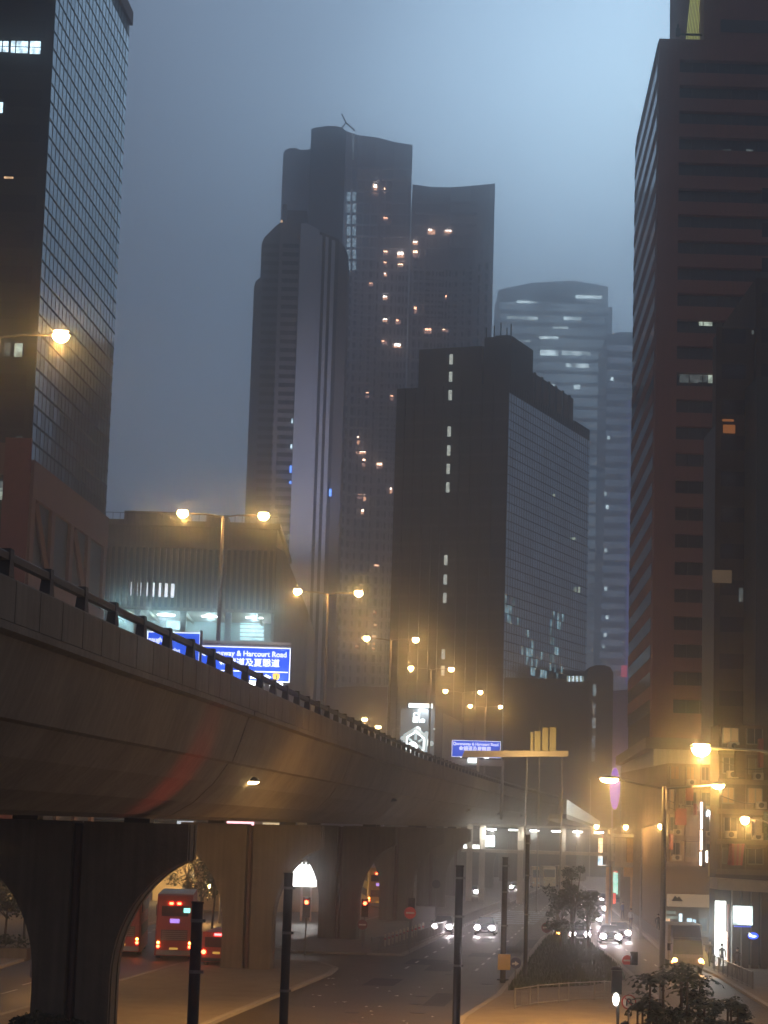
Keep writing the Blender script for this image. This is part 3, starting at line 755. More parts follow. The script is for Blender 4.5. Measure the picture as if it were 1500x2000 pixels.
pan.build('glass_panes', TCG, ct)['kind'] = 'stuff'; fr.build('mullion_grid', FRAMEM, ct)['kind'] = 'stuff'
reflp.build('reflection_panes', winmat('flank_reflection', (.42, .72, .85), .85, .15, .35), ct)['kind'] = 'stuff'
for px, py, w_, h_ in [(1131, 1152, 4, 12), (1120, 1052, 8, 5), (1079, 967, 10, 5)]:
    p_ = at(px, py, 430); 
    l_ = (px - 991) / 162 * 53; x, y = fl(l_, .25); q = at(px, py, y); b = MB(); b.box((q.x - w_*.05, q.y - .1, q.z - h_*.05), (q.x + w_*.05, q.y + .1, q.z + h_*.05)); b.build('lit_window', WPALE, ct)
px_box('podium', ct, TC, 985, 1150, 1400, 395, 3, zz(1050, 1325, 395))
for k in range(9): pane('lit_window', ct, WCOOL if k % 2 else WPALE, 1108 + k * 3.8, 1326, 2.2, 11, 394.9, .1)

# ---- misty towers on the right --------------------------------------------------------
mt = thing('misty_tower', 'pale misty tower behind the dark slab, rows of faint office lights', 'skyscraper', (at(1080, 800, 1330).x, 1330, 0))
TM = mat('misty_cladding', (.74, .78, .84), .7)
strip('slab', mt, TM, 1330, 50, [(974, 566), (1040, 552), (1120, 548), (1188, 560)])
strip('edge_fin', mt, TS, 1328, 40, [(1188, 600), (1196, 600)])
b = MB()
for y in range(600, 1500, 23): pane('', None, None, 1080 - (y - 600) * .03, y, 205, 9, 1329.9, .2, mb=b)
b.build('window_band', winmat('misty_band_fade', (.50, .70, .92), .8, .3, .03), mt)['kind'] = 'stuff'  # office bands all glow, added to fade the tower into the sky
WFA = winmat('far_office_light', (.72, .92, 1.0), 6, .15, .12)
for px, py, w_, h_ in [(1020, 621, 60, 4), (1118, 622, 34, 5), (1072, 660, 36, 4), (1073, 689, 36, 9), (1125, 690, 55, 6), (1128, 714, 44, 6), (1078, 754, 10, 6), (1127, 756, 12, 8), (1020, 666, 30, 3), (1095, 640, 30, 3), (1150, 580, 50, 4), (1030, 590, 40, 3)]:
    pane('lit_window', mt, WFA, px, py, w_, h_, 1329.4, .2)
m2 = thing('misty_tower', 'pale bluish tower strip between misty tower and dark red-brown tower', 'skyscraper', (at(1212, 800, 1200).x, 1200, 0))
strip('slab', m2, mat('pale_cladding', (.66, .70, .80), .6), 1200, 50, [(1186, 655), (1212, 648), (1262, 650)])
b = MB()
for y in range(680, 1400, 24): pane('', None, None, 1212 - (y - 700) * .03, y, 46, 10, 1199.9, .2, mb=b)
b.build('window_band', winmat('pale_band_fade', (.50, .66, .95), .5, .4, .03), m2)['kind'] = 'stuff'  # fainter glow added on every floor, softening this tower against the sky
for y in (740, 855, 965, 990, 1075, 1150, 1206, 1240, 1262): pane('lit_window', m2, WFA, 1192 - (y-740)*.03 + random.uniform(-3, 8), y, 5, 7, 1199.8, .2)
LEDV = mat('violet_led', (.1, .05, .3), .3, emit=(.30, .22, 1.0), es=1.3)
pane('led_strip', m2, LEDV, 1226, 1150, 4, 380, 1199.5, .3)
pane('led_strip', m2, LEDV, 1227.5, 870, 2, 180, 1199.5, .3)
pane('red_sign', m2, mat('red_neon', (.3,.02,.05), .3, emit=(1,.12,.22), es=1.6), 1219, 1311, 12, 22, 1199.2, .3)
# ---- small round-topped dark block, purple lit block, low blocks -------------------------
sb = thing('round_topped_block', 'small dark block with rounded top and a lit stair strip', 'building', (at(1170, 1400, 430).x, 430, 0))
strip('wall', sb, TC, 430, 22, [(1148, 1312), (1152, 1303), (1164, 1299), (1180, 1299), (1192, 1303), (1198, 1314)])
for k, (y, h) in enumerate([(1348, 22), (1384, 20), (1412, 20), (1450, 26), (1478, 18)]): pane('stair_window', sb, winmat('stair_dim', (.6, .75, .8), .5, .2), 1161 - k*.6, y, 7, h, 429.9, .15)
pb = thing('purple_lit_block', 'block washed in violet light beside the red-brown tower', 'building', (at(1208, 1450, 470).x, 470, 0))
strip('wall', pb, mat('violet_wall', (.30, .22, .42), .8, var=.15), 470, 25, [(1150, 1352), (1192, 1350), (1240, 1345)])
light('violet_wash', 'AREA', at(1212, 1500, 466), (.45, .25, 1), 90, pb, size=5, aim=at(1212, 1400, 471))
b = MB(); p_ = at(1201, 1540, 300)
pe = thing('violet_sign', 'glowing violet oval sign hanging under the street lamp', 'sign', (p_.x, 300, 0))
b.ell((p_.x, 300, p_.z), .72, .3, 2.9, 16, 12); b.build('glowing_panel', mat('violet_neon', (.1,.02,.3), .3, emit=(.28, .06, .95), es=.75), pe)
b = MB(); b.bar((p_.x + .85, 300, 0), (p_.x + .85, 300, p_.z + 3), .1); b.build('post', GREYM, pe)
for z_ in (-2, 2):
    b = MB(); b.bar((p_.x + .85, 300, p_.z + z_), (p_.x + .3, 300, p_.z + z_), .06); b.build('bracket', GREYM, pe)
lb2 = thing('low_block', 'low mauve-grey block in the haze left of the shop billboard', 'building', (at(690, 1400, 440).x, 440, 0))
strip('wall', lb2, mat('mauve_wall', (.28, .22, .32), .8), 440, 30, [(636, 1344), (700, 1340), (757, 1342)])
lb3 = thing('low_block', 'low dusky violet block at the far end of the road', 'building', (at(1060, 1500, 520).x, 520, 0))
strip('wall', lb3, mat('dusky_wall', (.14, .10, .15), .8), 520, 30, [(870, 1430), (1000, 1425), (1215, 1420)])
fw = thing('far_building', 'dim facade closing the road beyond the footbridge', 'building', (at(1050, 1600, 470).x, 470, 0))
strip('wall', fw, mat('dim_facade', (.13, .11, .09), .85, var=.3, vscale=.2), 470, 12, [(780, 1585), (1235, 1592)])
for k in range(12):
    px = 905 + k * 24; pane('shop_window', fw, [WDIM, WWARM, WDIM, WPALE][k % 4] if k % 3 else WDIM, px, 1668 + (k % 3) * 7, 12, 10, 469.8, .2)

# ---- shop billboard -------------------------------------------------------------------
D = 300; p0 = at(820, 1430, D)
bl = thing('billboard_tower', 'backlit tower billboard with white logo and hexagon picture', 'billboard', (p0.x, D, 0))
strip('panel', bl, mat('billboard_print', (.10, .11, .12), .5, emit=(.3, .33, .36), es=.28), D, 2, [(783, 1384), (850, 1382)], zz(800, 1500, D))
strip('side_wall', bl, mat('billboard_side', (.12, .10, .09), .8), D + .4, 6, [(850.5, 1378), (866, 1380)])
strip('pale_return', bl, mat('billboard_return', (.42, .42, .36), .8), D + 6, 14, [(864, 1392), (886, 1402), (905, 1415)])
WB = mat('billboard_white', (.9, .9, .9), .4, emit=(.9, 1, 1), es=3.0)
WB2 = mat('billboard_pale', (.6, .7, .7), .4, emit=(.55, .68, .70), es=.9)
b = MB(); b.box((at(798, 1380, D).x, D - .8, zz(800, 1382, D)), (at(845, 1380, D).x, D - .1, zz(800, 1374, D))); b.build('top_floodlight', WB, bl)
light('flood', 'AREA', (at(828, 1380, D).x, D - .7, zz(828, 1386, D)), (.85, .95, 1), 260, bl, size=1.6, aim=(at(820, 1440, D).x, D, zz(820, 1440, D)))
lettering('cl', 1.6, (at(806, 1402, D).x, D - .06, zz(806, 1402, D)), WB, bl)
lettering('8no', 1.15, (at(805, 1411, D).x, D - .06, zz(805, 1411, D)), WB, bl)
def hexring(cx, cy, r, w_, m, nm):
    b = MB(); c = at(cx, cy, D)
    for k in range(6):
        a0, a1 = math.pi/3*k + .5, math.pi/3*(k+1) + .5
        P = [(c.x + rr*math.cos(a)*.85, c.z + rr*math.sin(a)) for rr, a in ((r, a0), (r, a1), (r-w_, a1), (r-w_, a0))]
        b.outline(P, D - .07, D - .02)
    b.build(nm, m, bl)
hexring(811, 1452, 2.3, .45, WB2, 'hexagon_picture'); hexring(811, 1452, 1.75, .3, WB, 'hexagon_picture')
for k in range(6):
    c = at(811, 1452, D); a = math.pi/3*k + .5; b = MB(); b.bar((c.x + .5*math.cos(a), D-.05, c.z + .5*math.sin(a)), (c.x + 1.5*math.cos(a)*.85, D-.05, c.z+1.5*math.sin(a)), .16, n=4); b.build('facet_line', WB2, bl)
for px, py, r_ in [(833, 1433, .32), (833, 1450, .5), (842, 1452, .35), (786, 1442, .3), (790, 1440, .22), (848, 1424, .15), (806, 1458, .7), (815, 1426, .5)]:
    c = at(px, py, D); b = MB(); b.disc((c.x, D - .05, c.z), r_, n=14); b.build('bright_spot', WB if r_ > .4 else WB2, bl)

# ---- red-brown tower on the right ---------------------------------------------------------
GR = mat('brown_granite', (.29, .105, .07), .75, var=.18, vscale=.15, streak=.15)
GRL = mat('granite_ledge', (.20, .15, .11), .8, var=.15)
GWD = mat('deep_window_glass', (.016, .016, .024), .12, spec=.6)
ft = thing('red_brown_tower', 'dark red-brown tower at right with deep horizontal window bands', 'skyscraper', (at(1290, 600, 250).x, 250, 0))
DF = 250.0; fc = at(1288, 75, DF); zF = fc.z; fb = at(1242.5, 272, 289); DB = 289.0
xf0 = fc.x; xfr = at(1640, 500, DF).x; xcol = at(1328, 110, DF).x; xb0 = fb.x
zbase = 19.6
b = MB(); b.prism([(xf0 + .0, DF + 1.6), (xfr, DF + 1.6), (xfr, DB), (xb0, DB)], zbase, zF); b.build('core', mat('tower_core', (.05, .03, .025), .8), ft)
b = MB(); b.prism([(xf0, DF), (xcol, DF), (xcol, DF + 1.6), (xf0, DF + 1.6)], zbase, zF); b.build('corner_column', GR, ft)
b = MB(); b.box((xcol, DF + 1.1, zbase), (xfr, DF + 1.6, zF - 2.2)); b.build('window_glass', GWD, ft)
fhF = 54.2 / 4200 * DF
nfl = 26; z = zF
zs = []
first = zz(1400, 118, DF)    # underside of roof band
for k in range(nfl):
    zt_ = first - k * fhF           # window top
    zb_ = zt_ - fhF * .50
    if zb_ < zbase + .5: break
    zs.append((zb_, zt_))
b = MB(); b.box((xcol, DF, first), (xfr, DF + 1.1, zF)); b.build('roof_band', GR, ft)
for k, (zb_, zt_) in enumerate(zs):
    zn = zs[k+1][1] if k + 1 < len(zs) else zbase
    b = MB(); b.box((xcol, DF, zn), (xfr, DF + 1.1, zb_)); b.build('spandrel', GR, ft)
mu = MB()
for zb_, zt_ in zs:
    x = xcol + 1.6
    while x < xfr: mu.box((x, DF + .95, zb_), (x + .09, DF + 1.1, zt_)); x += 1.6
mu.build('window_mullions', FRAMEM, ft)['kind'] = 'stuff'
# lit panes in the bands
for px, py, w_, h_, m in [(1420, 302, 18, 20, WDIM), (1420, 309, 9, 5, WPALE), (1464, 302, 14, 20, WDIM), (1462, 310, 8, 4, WPALE), (1328, 467, 10, 6, WPALE), (1414, 462, 16, 18, WDIM), (1414, 469, 12, 6, WPALE), (1385, 467, 18, 5, WDIM),
                     (1378, 631, 26, 10, WPALE), (1345, 737, 36, 20, WDIM), (1372, 737, 20, 18, WDIM), (1390, 738, 14, 20, WPALE), (1374, 1246, 14, 26, WPALE), (1385, 1250, 10, 20, WCOOL), (1341, 1242, 10, 8, WDIM), (1382, 1304, 14, 14, WDIM), (1380, 1306, 8, 8, WCOOL)]:
    pane('lit_window', ft, m, px, py, w_, h_, DF + 1.08, .05)
# side face (receding): ledges per floor and pilasters
def FX(D): return xf0 + (xb0 - xf0) * (D - DF) / (DB - DF)
for k, (zb_, zt_) in enumerate(zs):
    for da, db, zz0, zz1, o_, nm, m in ((DF + 1.62, DB, zt_, zt_ + fhF * .45, .14, 'side_ledge', GR),):
        b = MB(); b.add([(FX(da) - o_, da, zz0), (FX(db) - o_, db, zz0), (FX(db), db, zz0), (FX(da), da, zz0), (FX(da) - o_, da, zz1), (FX(db) - o_, db, zz1), (FX(db), db, zz1), (FX(da), da, zz1)], [(0,3,2,1),(4,5,6,7),(0,1,5,4),(1,2,6,5),(2,3,7,6),(3,0,4,7)]); b.build(nm, m, ft)
        b = MB(); b.add([(FX(da) - .1, da, zb_), (FX(db) - .1, db, zb_), (FX(db) - .1, db, zt_ - .02), (FX(da) - .1, da, zt_ - .02)], [(3,2,1,0)]); b.build('side_glass', GWD, ft)
b = MB(); b.box((xcol + 3.2, DF + 2, zF), (xfr, DF + 34, zF + 26)); b.build('penthouse', GR, ft)
b = MB(); b.box((xcol + 5.2, DF + 1.9, zF + 1.8), (xfr, DF + 2, zF + 3.4)); b.build('penthouse_slot', GWD, ft)
b = MB()
for k in range(9):
    x = xcol + 1.4 + k * .2; b.bar((x, DF + 6, zF), (x + .8 - k*.02, DF + 6, zF + 9), .05, n=4)
b.build('lit_scaffold', mat('lit_lattice', (.5, .5, .2), .5, emit=(.75, .8, .25), es=.5), ft)
b = MB(); q = at(1360, 62, DF); b.bar((at(1329, 60, DF).x, DF + 1, q.z), (q.x + .8, DF + 1, q.z), .16, n=6); b.bar((at(1327, 60, DF).x, DF + 1, q.z - .3), (at(1326, 42, DF).x, DF + 1, at(1326, 42, DF).z), .12, n=6); b.box((at(1322,60,DF).x, DF+.8, q.z-.2), (at(1331,60,DF).x, DF+1.2, q.z+.7)); b.build('window_cleaning_crane', DARKM, ft)
# podium ledge and wall
pd = thing('cream_podium', 'cream lamplit podium building under the red-brown tower', 'building', (xf0, 235, 0))
b = MB(); b.prism([(xf0 - 1.6, DF - 8), (xfr, DF - 8), (xfr, DB + 20), (FX(DB) + .6, DB + 20)], 18.3, 19.55); b.build('cornice', GRL, pd)
b = MB(); b.prism([(xf0 - .6, DF - 7), (xfr, DF - 7), (xfr, DB + 20), (FX(DB) + 1.4, DB + 20)], 0, 18.3); b.build('wall', CREAM, pd)
for k in range(7):
    da = DF - 5 + k * 6.5
    for zz0 in (6.5, 11.5):
        xx = xf0 - .6 + (FX(DB) + 2.0 - xf0) * (da - DF + 7) / (DB + 27 - DF); b = MB()
        b.box((xx - .12, da, zz0), (xx + .3, da + 3.6, zz0 + 3)); b.build('window', GLASSD, pd)

# ---- near right street front ---------------------------------------------------------------
def facade(e, D, pxl, pxr, ytop, wallm, nfloors, z0, ncol, depth=30, win=GLASSD, leftx=None):
    xa = at(pxl, 1600, D).x; xb = at(pxr, 1600, D).x; zt = zz((pxl + pxr) / 2, ytop, D)
    b = MB(); b.box((xa, D, z0), (xb, D + depth, zt)); b.build('wall', wallm, e)
    fh_ = (zt - z0) / nfloors; fr_ = random.Random(int(D) + ncol)
    acm = mat('ac_unit', (.4, .37, .3), .6, var=.2); drp = mat('drain_pipe', (.16, .12, .08), .7)
    for i in range(ncol):
        x = xa + (xb - xa) * (i + fr_.uniform(.02, .12)) / ncol; b = MB(); b.bar((x, D - .2, z0), (x, D - .2, zt - .3), .06, n=6); b.build('drainpipe', drp, e)
    tkinds = [win, win, mat('curtained_glass', (.16, .13, .09), .5), mat('warm_room', (.2, .12, .05), .5, emit=(1, .62, .25), es=.16)]
    for j in range(nfloors):
        b = MB(); b.box((xa - .15, D - .3, z0 + fh_ * j), (xb, D - .003, z0 + fh_ * j + .35)); b.build('floor_ledge', GRL, e)
        for i in range(ncol):
            x = xa + (xb - xa) * (i + fr_.uniform(.14, .24)) / ncol; w_ = (xb - xa) / ncol * fr_.uniform(.42, .68)
            if fr_.random() < .12: continue
            if fr_.random() < .55:
                b = MB(); ax = x + fr_.uniform(0, w_ * .5); az = z0 + fh_ * j + fh_ * fr_.choice((.16, .2)); b.box((ax, D - .55, az), (ax + .75, D - .02, az + .5)); ac_ = b.build('air_conditioner', acm, e)
                b = MB(); b.disc((ax + .38, D - .56, az + .25), .19, th=.02, n=10); b.build('fan_grille', BLACK, ac_)
            b = MB(); b.box((x, D - .06, z0 + fh_ * j + fh_ * .38), (x + w_, D - .004, z0 + fh_ * j + fh_ * .88)); wo = b.build('window', fr_.choice(tkinds), e)
            b = MB()
            b.box((x - .06, D - .12, z0 + fh_ * j + fh_ * .38 - .06), (x, D - .002, z0 + fh_ * j + fh_ * .88)); b.box((x + w_, D - .12, z0 + fh_ * j + fh_ * .38 - .06), (x + w_ + .06, D - .002, z0 + fh_ * j + fh_ * .88)); b.box((x, D - .16, z0 + fh_ * j + fh_ * .38 - .08), (x + w_, D - .065, z0 + fh_ * j + fh_ * .38)); b.box((x + w_/2 - .03, D - .1, z0 + fh_ * j + fh_ * .38), (x + w_/2 + .03, D - .062, z0 + fh_ * j + fh_ * .88)); b.build('window_frame', GREYM, wo)
    return xa, xb, zt
J = thing('shop_building', 'tan walk-up with upright neon tube and pale shop banner', 'building', (at(1345, 1600, 190).x, 190, 0))
ja, jb, jz = facade(J, 190, 1304, 1394, 1492, TANW, 4, 6.2, 3, 36)
b = MB(); b.box((ja, 190.6, 0), (jb, 226, 6.2)); b.build('ground_floor', mat('shop_interior_wall', (.25, .2, .14), .8), J)
b = MB(); a = at(1304, 1770, 189); c = at(1397, 1749, 189); b.box((ja, 188.6, a.z), (jb, 190, c.z)); b.build('shop_banner', mat('cream_banner', (.62, .55, .42), .6, emit=(.9, .7, .4), es=.12), J)
b = MB(); q = at(1323, 1753, 188.5); b.outline([(q.x - .5, q.z - .3), (q.x + .5, q.z - .3), (q.x + .15, q.z + .1), (q.x, q.z - .05), (q.x - .2, q.z + .15)], 188.5, 188.58); b.build('banner_emblem', BLACK, J)
for k, (px, py, w_, h_, m) in enumerate([(1310, 1782, 18, 5, WPALE), (1312, 1792, 22, 4, WPALE), (1329, 1795, 6, 20, WCOOL), (1346, 1800, 9, 12, WCOOL), (1356, 1802, 6, 12, WCOOL), (1304, 1800, 8, 14, WWARM), (1372, 1806, 16, 24, WDIM)]):
    pane('lit_shelf', J, m, px, py, w_, h_, 190.55, .1)
NEON = mat('pink_white_neon', (.9, .7, .6), .3, emit=(1, .78, .66), es=7)
for px, y0, y1 in [(1370, 1567, 1618), (1369.5, 1621, 1660), (1368.5, 1664, 1690), (1380.5, 1662, 1684)]:
    a = at(px, y1, 188.9); c = at(px, y0, 188.9); b = MB(); b.bar((a.x, 188.9, a.z), (c.x, 188.9, c.z), .09, n=8); b.build('neon_tube', NEON, J)
b = MB(); a = at(1372, 1694, 189); c = at(1379, 1562, 189); b.box((a.x, 189, a.z), (c.x, 189.9, c.z)); b.build('neon_backboard', BLACK, J)
lsn = thing('upright_sign', 'upright blue-white glowing sign right of the neon tube', 'sign', (at(1392, 1600, 180).x, 180, 0))
for px, y0, y1, w_, m in [(1391, 1584, 1619, 12, mat('ice_sign', (.8,.9,1), .3, emit=(.75, .88, 1), es=5)), (1400, 1585, 1616, 3, mat('blue_sign_edge', (.1,.2,.9), .3, emit=(.2, .35, 1), es=3)), (1381, 1586, 1594, 3, MATS['ice_sign'])]:
    a = at(px - w_/2, y1, 180); c = at(px + w_/2, y0, 180); b = MB()
    b.outline([(a.x + (.12 if w_ > 8 else 0), a.z), (c.x - (.2 if w_ > 8 else 0), a.z), (c.x, a.z + .5), (c.x, c.z), (a.x, c.z)], 179.8, 180.1); b.build('glowing_panel', m, lsn)
b = MB(); a = at(1398, 1600, 180.3); b.box((a.x - .5, 180.15, zz(1398, 1622, 180)), (a.x + .4, 180.4, zz(1398, 1582, 180))); b.box((a.x, 180.4, a.z - .1), (a.x + 2.2, 180.5, a.z + .1)); b.build('sign_frame', DARKM, lsn)
ysn = thing('hanging_sign', 'dim yellow ribbed hanging sign below the neon', 'sign', (at(1392, 1690, 175).x, 175, 0))
b = MB(); a = at(1384, 1716, 175); c = at(1404, 1684, 175); b.outline([(a.x, a.z + .2), (a.x + .4, a.z), (c.x, a.z + .1), (c.x + .05, c.z), (a.x, c.z)], 174.8, 175.1); b.build('sign_panel', mat('dull_yellow_sign', (.55, .42, .14), .6, emit=(.8, .55, .15), es=.12), ysn)
for k in range(6):
    x = a.x + (c.x - a.x) * (k + .5) / 6; b = MB(); b.box((x - .02, 174.74, a.z + .2), (x + .02, 174.8, c.z)); b.build('rib', GREYM, ysn)
b = MB(); b.box((a.x, 174.7, c.z + .1), (c.x + 1.5, 174.9, c.z + .3)); b.build('bracket', DARKM, ysn)
ysn2 = thing('hanging_sign', 'small dim yellow sign above the ribbed hanging sign', 'sign', (at(1396, 1653, 176).x, 176, 0))
b = MB(); a = at(1396, 1661, 176); c = at(1412, 1647, 176); b.box((a.x, 175.8, a.z), (c.x, 176, c.z)); b.build('sign_panel', MATS['dull_yellow_sign'], ysn2); b = MB(); b.box((a.x, 175.85, a.z - .25), (c.x + 1.5, 175.95, a.z - .02)); b.build('bracket', DARKM, ysn2)
# corner block with the bright shop
K = thing('corner_block', 'dark corner block at right with bright white shopfront and canopy', 'building', (at(1440, 1600, 150).x, 150, 0))
ka, kb, kz = facade(K, 150, 1404, 1640, 1418, mat('dusky_render', (.13, .095, .06), .85, var=.2, streak=.25), 5, 6.3, 5, 4)
b = MB(); b.box((ka, 151.5, 0), (kb, 154, 6.3)); b.build('ground_floor', mat('dark_shop_wall', (.06, .05, .045), .8), K)
b = MB(); a = at(1396, 1737, 147); c = at(1500, 1712, 147); b.hexa([(ka - .6, 146.5, a.z), (kb, 146.5, a.z - .25), (kb, 150, a.z - .25), (ka - .6, 150, a.z)], [(ka - .6, 146.5, a.z + .75), (kb, 146.5, a.z + .45), (kb, 150, a.z + .45), (ka - .6, 150, a.z + .75)]); b.build('canopy', mat('tan_canopy', (.42, .34, .22), .75, var=.15), K)
SH = mat('shop_white', (.9, .9, .9), .4, emit=(.95, 1, .97), es=3.2)
b = MB(); a = at(1396, 1888, 149.6); c = at(1417, 1760, 149.6); b.box((a.x, 149.4, .15), (c.x, 149.7, c.z)); b.build('lit_shopfront', SH, K)
b = MB(); q = at(1421, 1800, 149.3); b.box((q.x, 149.2, .15), (q.x + .12, 149.4, c.z - .2)); b.box((q.x + .3, 149.2, .15), (q.x + .5, 149.4, 3)); b.build('door_frame', mat('pale_red_frame', (.5, .15, .12), .5), K)
pane('lit_strip', K, winmat('shop_warm', (1, .9, .75), 2.5, .5), 1420, 1855, 5, 70, 149.6, .1)
light('shop_glow', 'AREA', (at(1405, 1800, 146).x, 147.6, 3.0), (.92, 1, .98), 70, K, size=2.0, aim=(at(1405, 1800, 146).x - 1.5, 142, 0))
for px in (1428, 1447, 1466, 1485, 1503):
    x = at(px, 1850, 148).x; b = MB(); b.box((x, 147.6, .14), (x + .45, 148.1, 5.6)); b.build('column', mat('dark_tile', (.10, .075, .05), .5), K)
scn = thing('light_box', 'blank white glowing screen on the corner block', 'light box', (at(1450, 1788, 146).x, 146, 0))
b = MB(); a = at(1431, 1806, 146); c = at(1470, 1770, 146); b.box((a.x - .06, 146, a.z - .06), (c.x + .06, 146.4, c.z + .06)); b.build('casing', DARKM, scn)
def glowmat(name, col, es):
    m = winmat(name, col, es, .25, .9); return m
b = MB(); b.box((a.x, 145.95, a.z), (c.x, 145.998, c.z)); b.build('screen', glowmat('screen_glow', (.86, 1, .98), 2.8), scn)
b = MB(); b.box((a.x + .1, 145.9, a.z - .14), (c.x - .1, 146.1, a.z - .07)); b.build('lower_trim', mat('blue_trim', (.05,.1,.6), .4, emit=(.05,.15,1), es=.8), scn)
bo = thing('oval_neon', 'small blue oval neon with white swoosh under the screen', 'sign', (at(1470, 1827, 145).x, 145, 0))
p_ = at(1471, 1828, 145); b = MB(); b.ell((p_.x, 145, p_.z), .36, .06, .22, 16, 8); b.build('oval', mat('blue_neon', (.02,.05,.5), .3, emit=(.05,.12,1), es=2.2), bo)
b = MB(); b.outline([(p_.x - .3, p_.z + .22), (p_.x - .28, p_.z - .03), (p_.x + .05, p_.z - .1), (p_.x + .22, p_.z), (p_.x - .1, p_.z + .06)], 144.88, 144.92); b.build('swoosh', WB, bo)
b = MB(); b.bar((p_.x, 145, p_.z), (p_.x, 147.6, p_.z), .05); b.build('bracket', DARKM, bo)
bf = thing('awning', 'dark red and orange folded awning on the corner block', 'awning', (at(1445, 1665, 148).x, 148, 0))
for k in range(5):
    a = at(1432 + k * 5, 1648, 148); b = MB(); c = at(1428 + k * 4, 1690, 148); b.hexa([(c.x, 147.6, c.z), (c.x + .13, 147.6, c.z), (c.x + .13, 149.6, c.z), (c.x, 149.6, c.z)], [(a.x, 148.6, a.z), (a.x + .2, 148.6, a.z), (a.x + .2, 149.6, a.z), (a.x, 149.6, a.z)]); b.build('awning_stripe', mat('awning_orange', (.42, .13, .04), .7) if k % 2 else RED, bf)
# unlit projecting boards, cables and laundry poles that break up the two street fronts
sgr = random.Random(31)
BRD = [mat('board_faded_red', (.30, .06, .04), .6, var=.2), mat('board_dull_green', (.06, .13, .08), .6, var=.2), mat('board_off_white', (.42, .38, .3), .6, var=.2), mat('board_brown', (.14, .09, .05), .7, var=.2)]
for e_, xa_, xb_, dd_, z0_, z1_, n_ in ((J, ja, jb, 190, 7, jz - 3, 5), (K, ka, kb * .55 + ka * .45, 150, 7.2, kz - 2.5, 6)):
    for k in range(n_):
        x = xa_ + (xb_ - xa_) * sgr.random(); z = sgr.uniform(z0_, z1_); hh = sgr.uniform(.8, 2.2); b = MB()
        b.box((x, dd_ - sgr.uniform(1.1, 1.9), z), (x + sgr.uniform(.12, .9), dd_ - .5, z + hh)); o_ = b.build('projecting_board', sgr.choice(BRD), e_)
        b = MB(); b.bar((x + .06, dd_ - .5, z + hh * .8), (x + .06, dd_, z + hh * .8), .04, n=5); b.bar((x + .06, dd_ - .5, z + hh * .2), (x + .06, dd_, z + hh * .2), .04, n=5); b.build('bracket', DARKM, o_)
    for k in range(3):
        z = sgr.uniform(z0_, z1_); b = MB(); pts_ = [(xa_ + (xb_ - xa_) * t / 8, dd_ - .25, z - .5 * math.sin(math.pi * t / 8)) for t in range(9)]; b.tube(pts_, .03, 4); b.build('cable', BLACK, e_)
# dim tower standing over the corner block
gt = thing('dim_tower', 'unlit stepped tower rising behind the corner block at right edge', 'skyscraper', (at(1450, 1200, 175).x, 175, 0))
DKR = mat('dim_render', (.075, .05, .038), .85, var=.2, vscale=.2, streak=.2)
xg = at(1397, 900, 186).x
b = MB(); b.prism([(xg, 186), (xg + 3.4, 186), (xg + 7, 208), (xg * 208 / 186 + .3, 208)], 0, zz(1420, 640, 186)); b.build('wing', DKR, gt)
b = MB(); b.box((xg + 3.4, 185.4, 0), (xg + 18, 210, zz(1450, 545, 186))); b.build('wing', DKR, gt)
b = MB(); b.box((at(1478, 800, 180).x, 180, 0), (at(1478, 800, 180).x + 12, 210, zz(1480, 735, 180))); b.build('wing', mat('dim_grey_green', (.035, .042, .04), .5), gt)
for k in range(15):
    z = 20 + k * 3.2
    if z < zz(1420, 660, 186):
        b = MB(); b.box((xg + .5, 185.94, z), (xg + 2.6, 185.998, z + 1.3)); b.build('window', GWD, gt)
    b = MB(); b.box((xg + 3.9, 185.34, z), (xg + 6.2, 185.398, z + 1.3)); b.build('window', GWD, gt)
for px, py, w_, h_, m in [(1422, 821, 22, 4, mat('orange_blind', (.3,.1,.03), .5, emit=(1,.35,.1), es=.22)), (1424, 838, 24, 16, MATS['orange_blind']), (1410, 1126, 38, 24, mat('tan_blind', (.3,.2,.1), .6, emit=(1,.7,.4), es=.06)), (1447, 1162, 8, 26, WDIM), (1470, 649, 4, 8, WDIM)]:
    pane('lit_window', gt, m, px, py, w_, h_, 185.3, .05)

# ---- left background behind the arches ---------------------------------------------------
lw = thing('roadside_wall', 'sand-coloured lamplit retaining wall behind the buses', 'wall', (-20, 215, 0))
SAND = mat('sand_render', (.50, .38, .22), .85, var=.25, vscale=.3)
b = MB(); b.prism([(at(380, 1700, 215).x, 215), (at(640, 1700, 222).x, 222), (at(640, 1700, 222).x, 224), (at(380, 1700, 215).x, 217)], 0, 4.5); b.build('wall', SAND, lw)
lwb = thing('pale_hall', 'pale warm-lit hall behind the trees, seen through the first arch', 'building', (at(420, 1700, 235).x, 235, 0))
b = MB(); b.box((at(300, 1700, 235).x, 235, 0), (at(450, 1700, 235).x, 260, 8.2)); b.build('wall', SAND, lwb)
for k in range(5): pane('lit_window', lwb, winmat('hall_window', (1, .72, .36), 1.1, .5), 378 + k * 14, 1710 + (k % 2) * 8, 10, 13, 234.9, .1)
light('hall_flood', 'POINT', at(418, 1735, 229), (1, .68, .3), 6000, lwb, .3)
b = MB(); q = at(418, 1735, 229); b.ell((q.x, q.y, q.z + .4), .25, .25, .25, 10, 6); b.build('floodlight', SODIUM, lwb)
light('wall_lamp', 'POINT', (-35, 185, 7), SOD, 1000, lwb, .3)
bk = thing('far_left_building', 'dark long building across the left road, lights along its top', 'building', (-55, 262, 0))
b = MB(); b.box((-120, 262, 0), (at(470, 1600, 262).x, 290, 8.6)); b.build('wall', mat('left_dark_wall', (.06, .055, .045), .85, var=.2), bk)
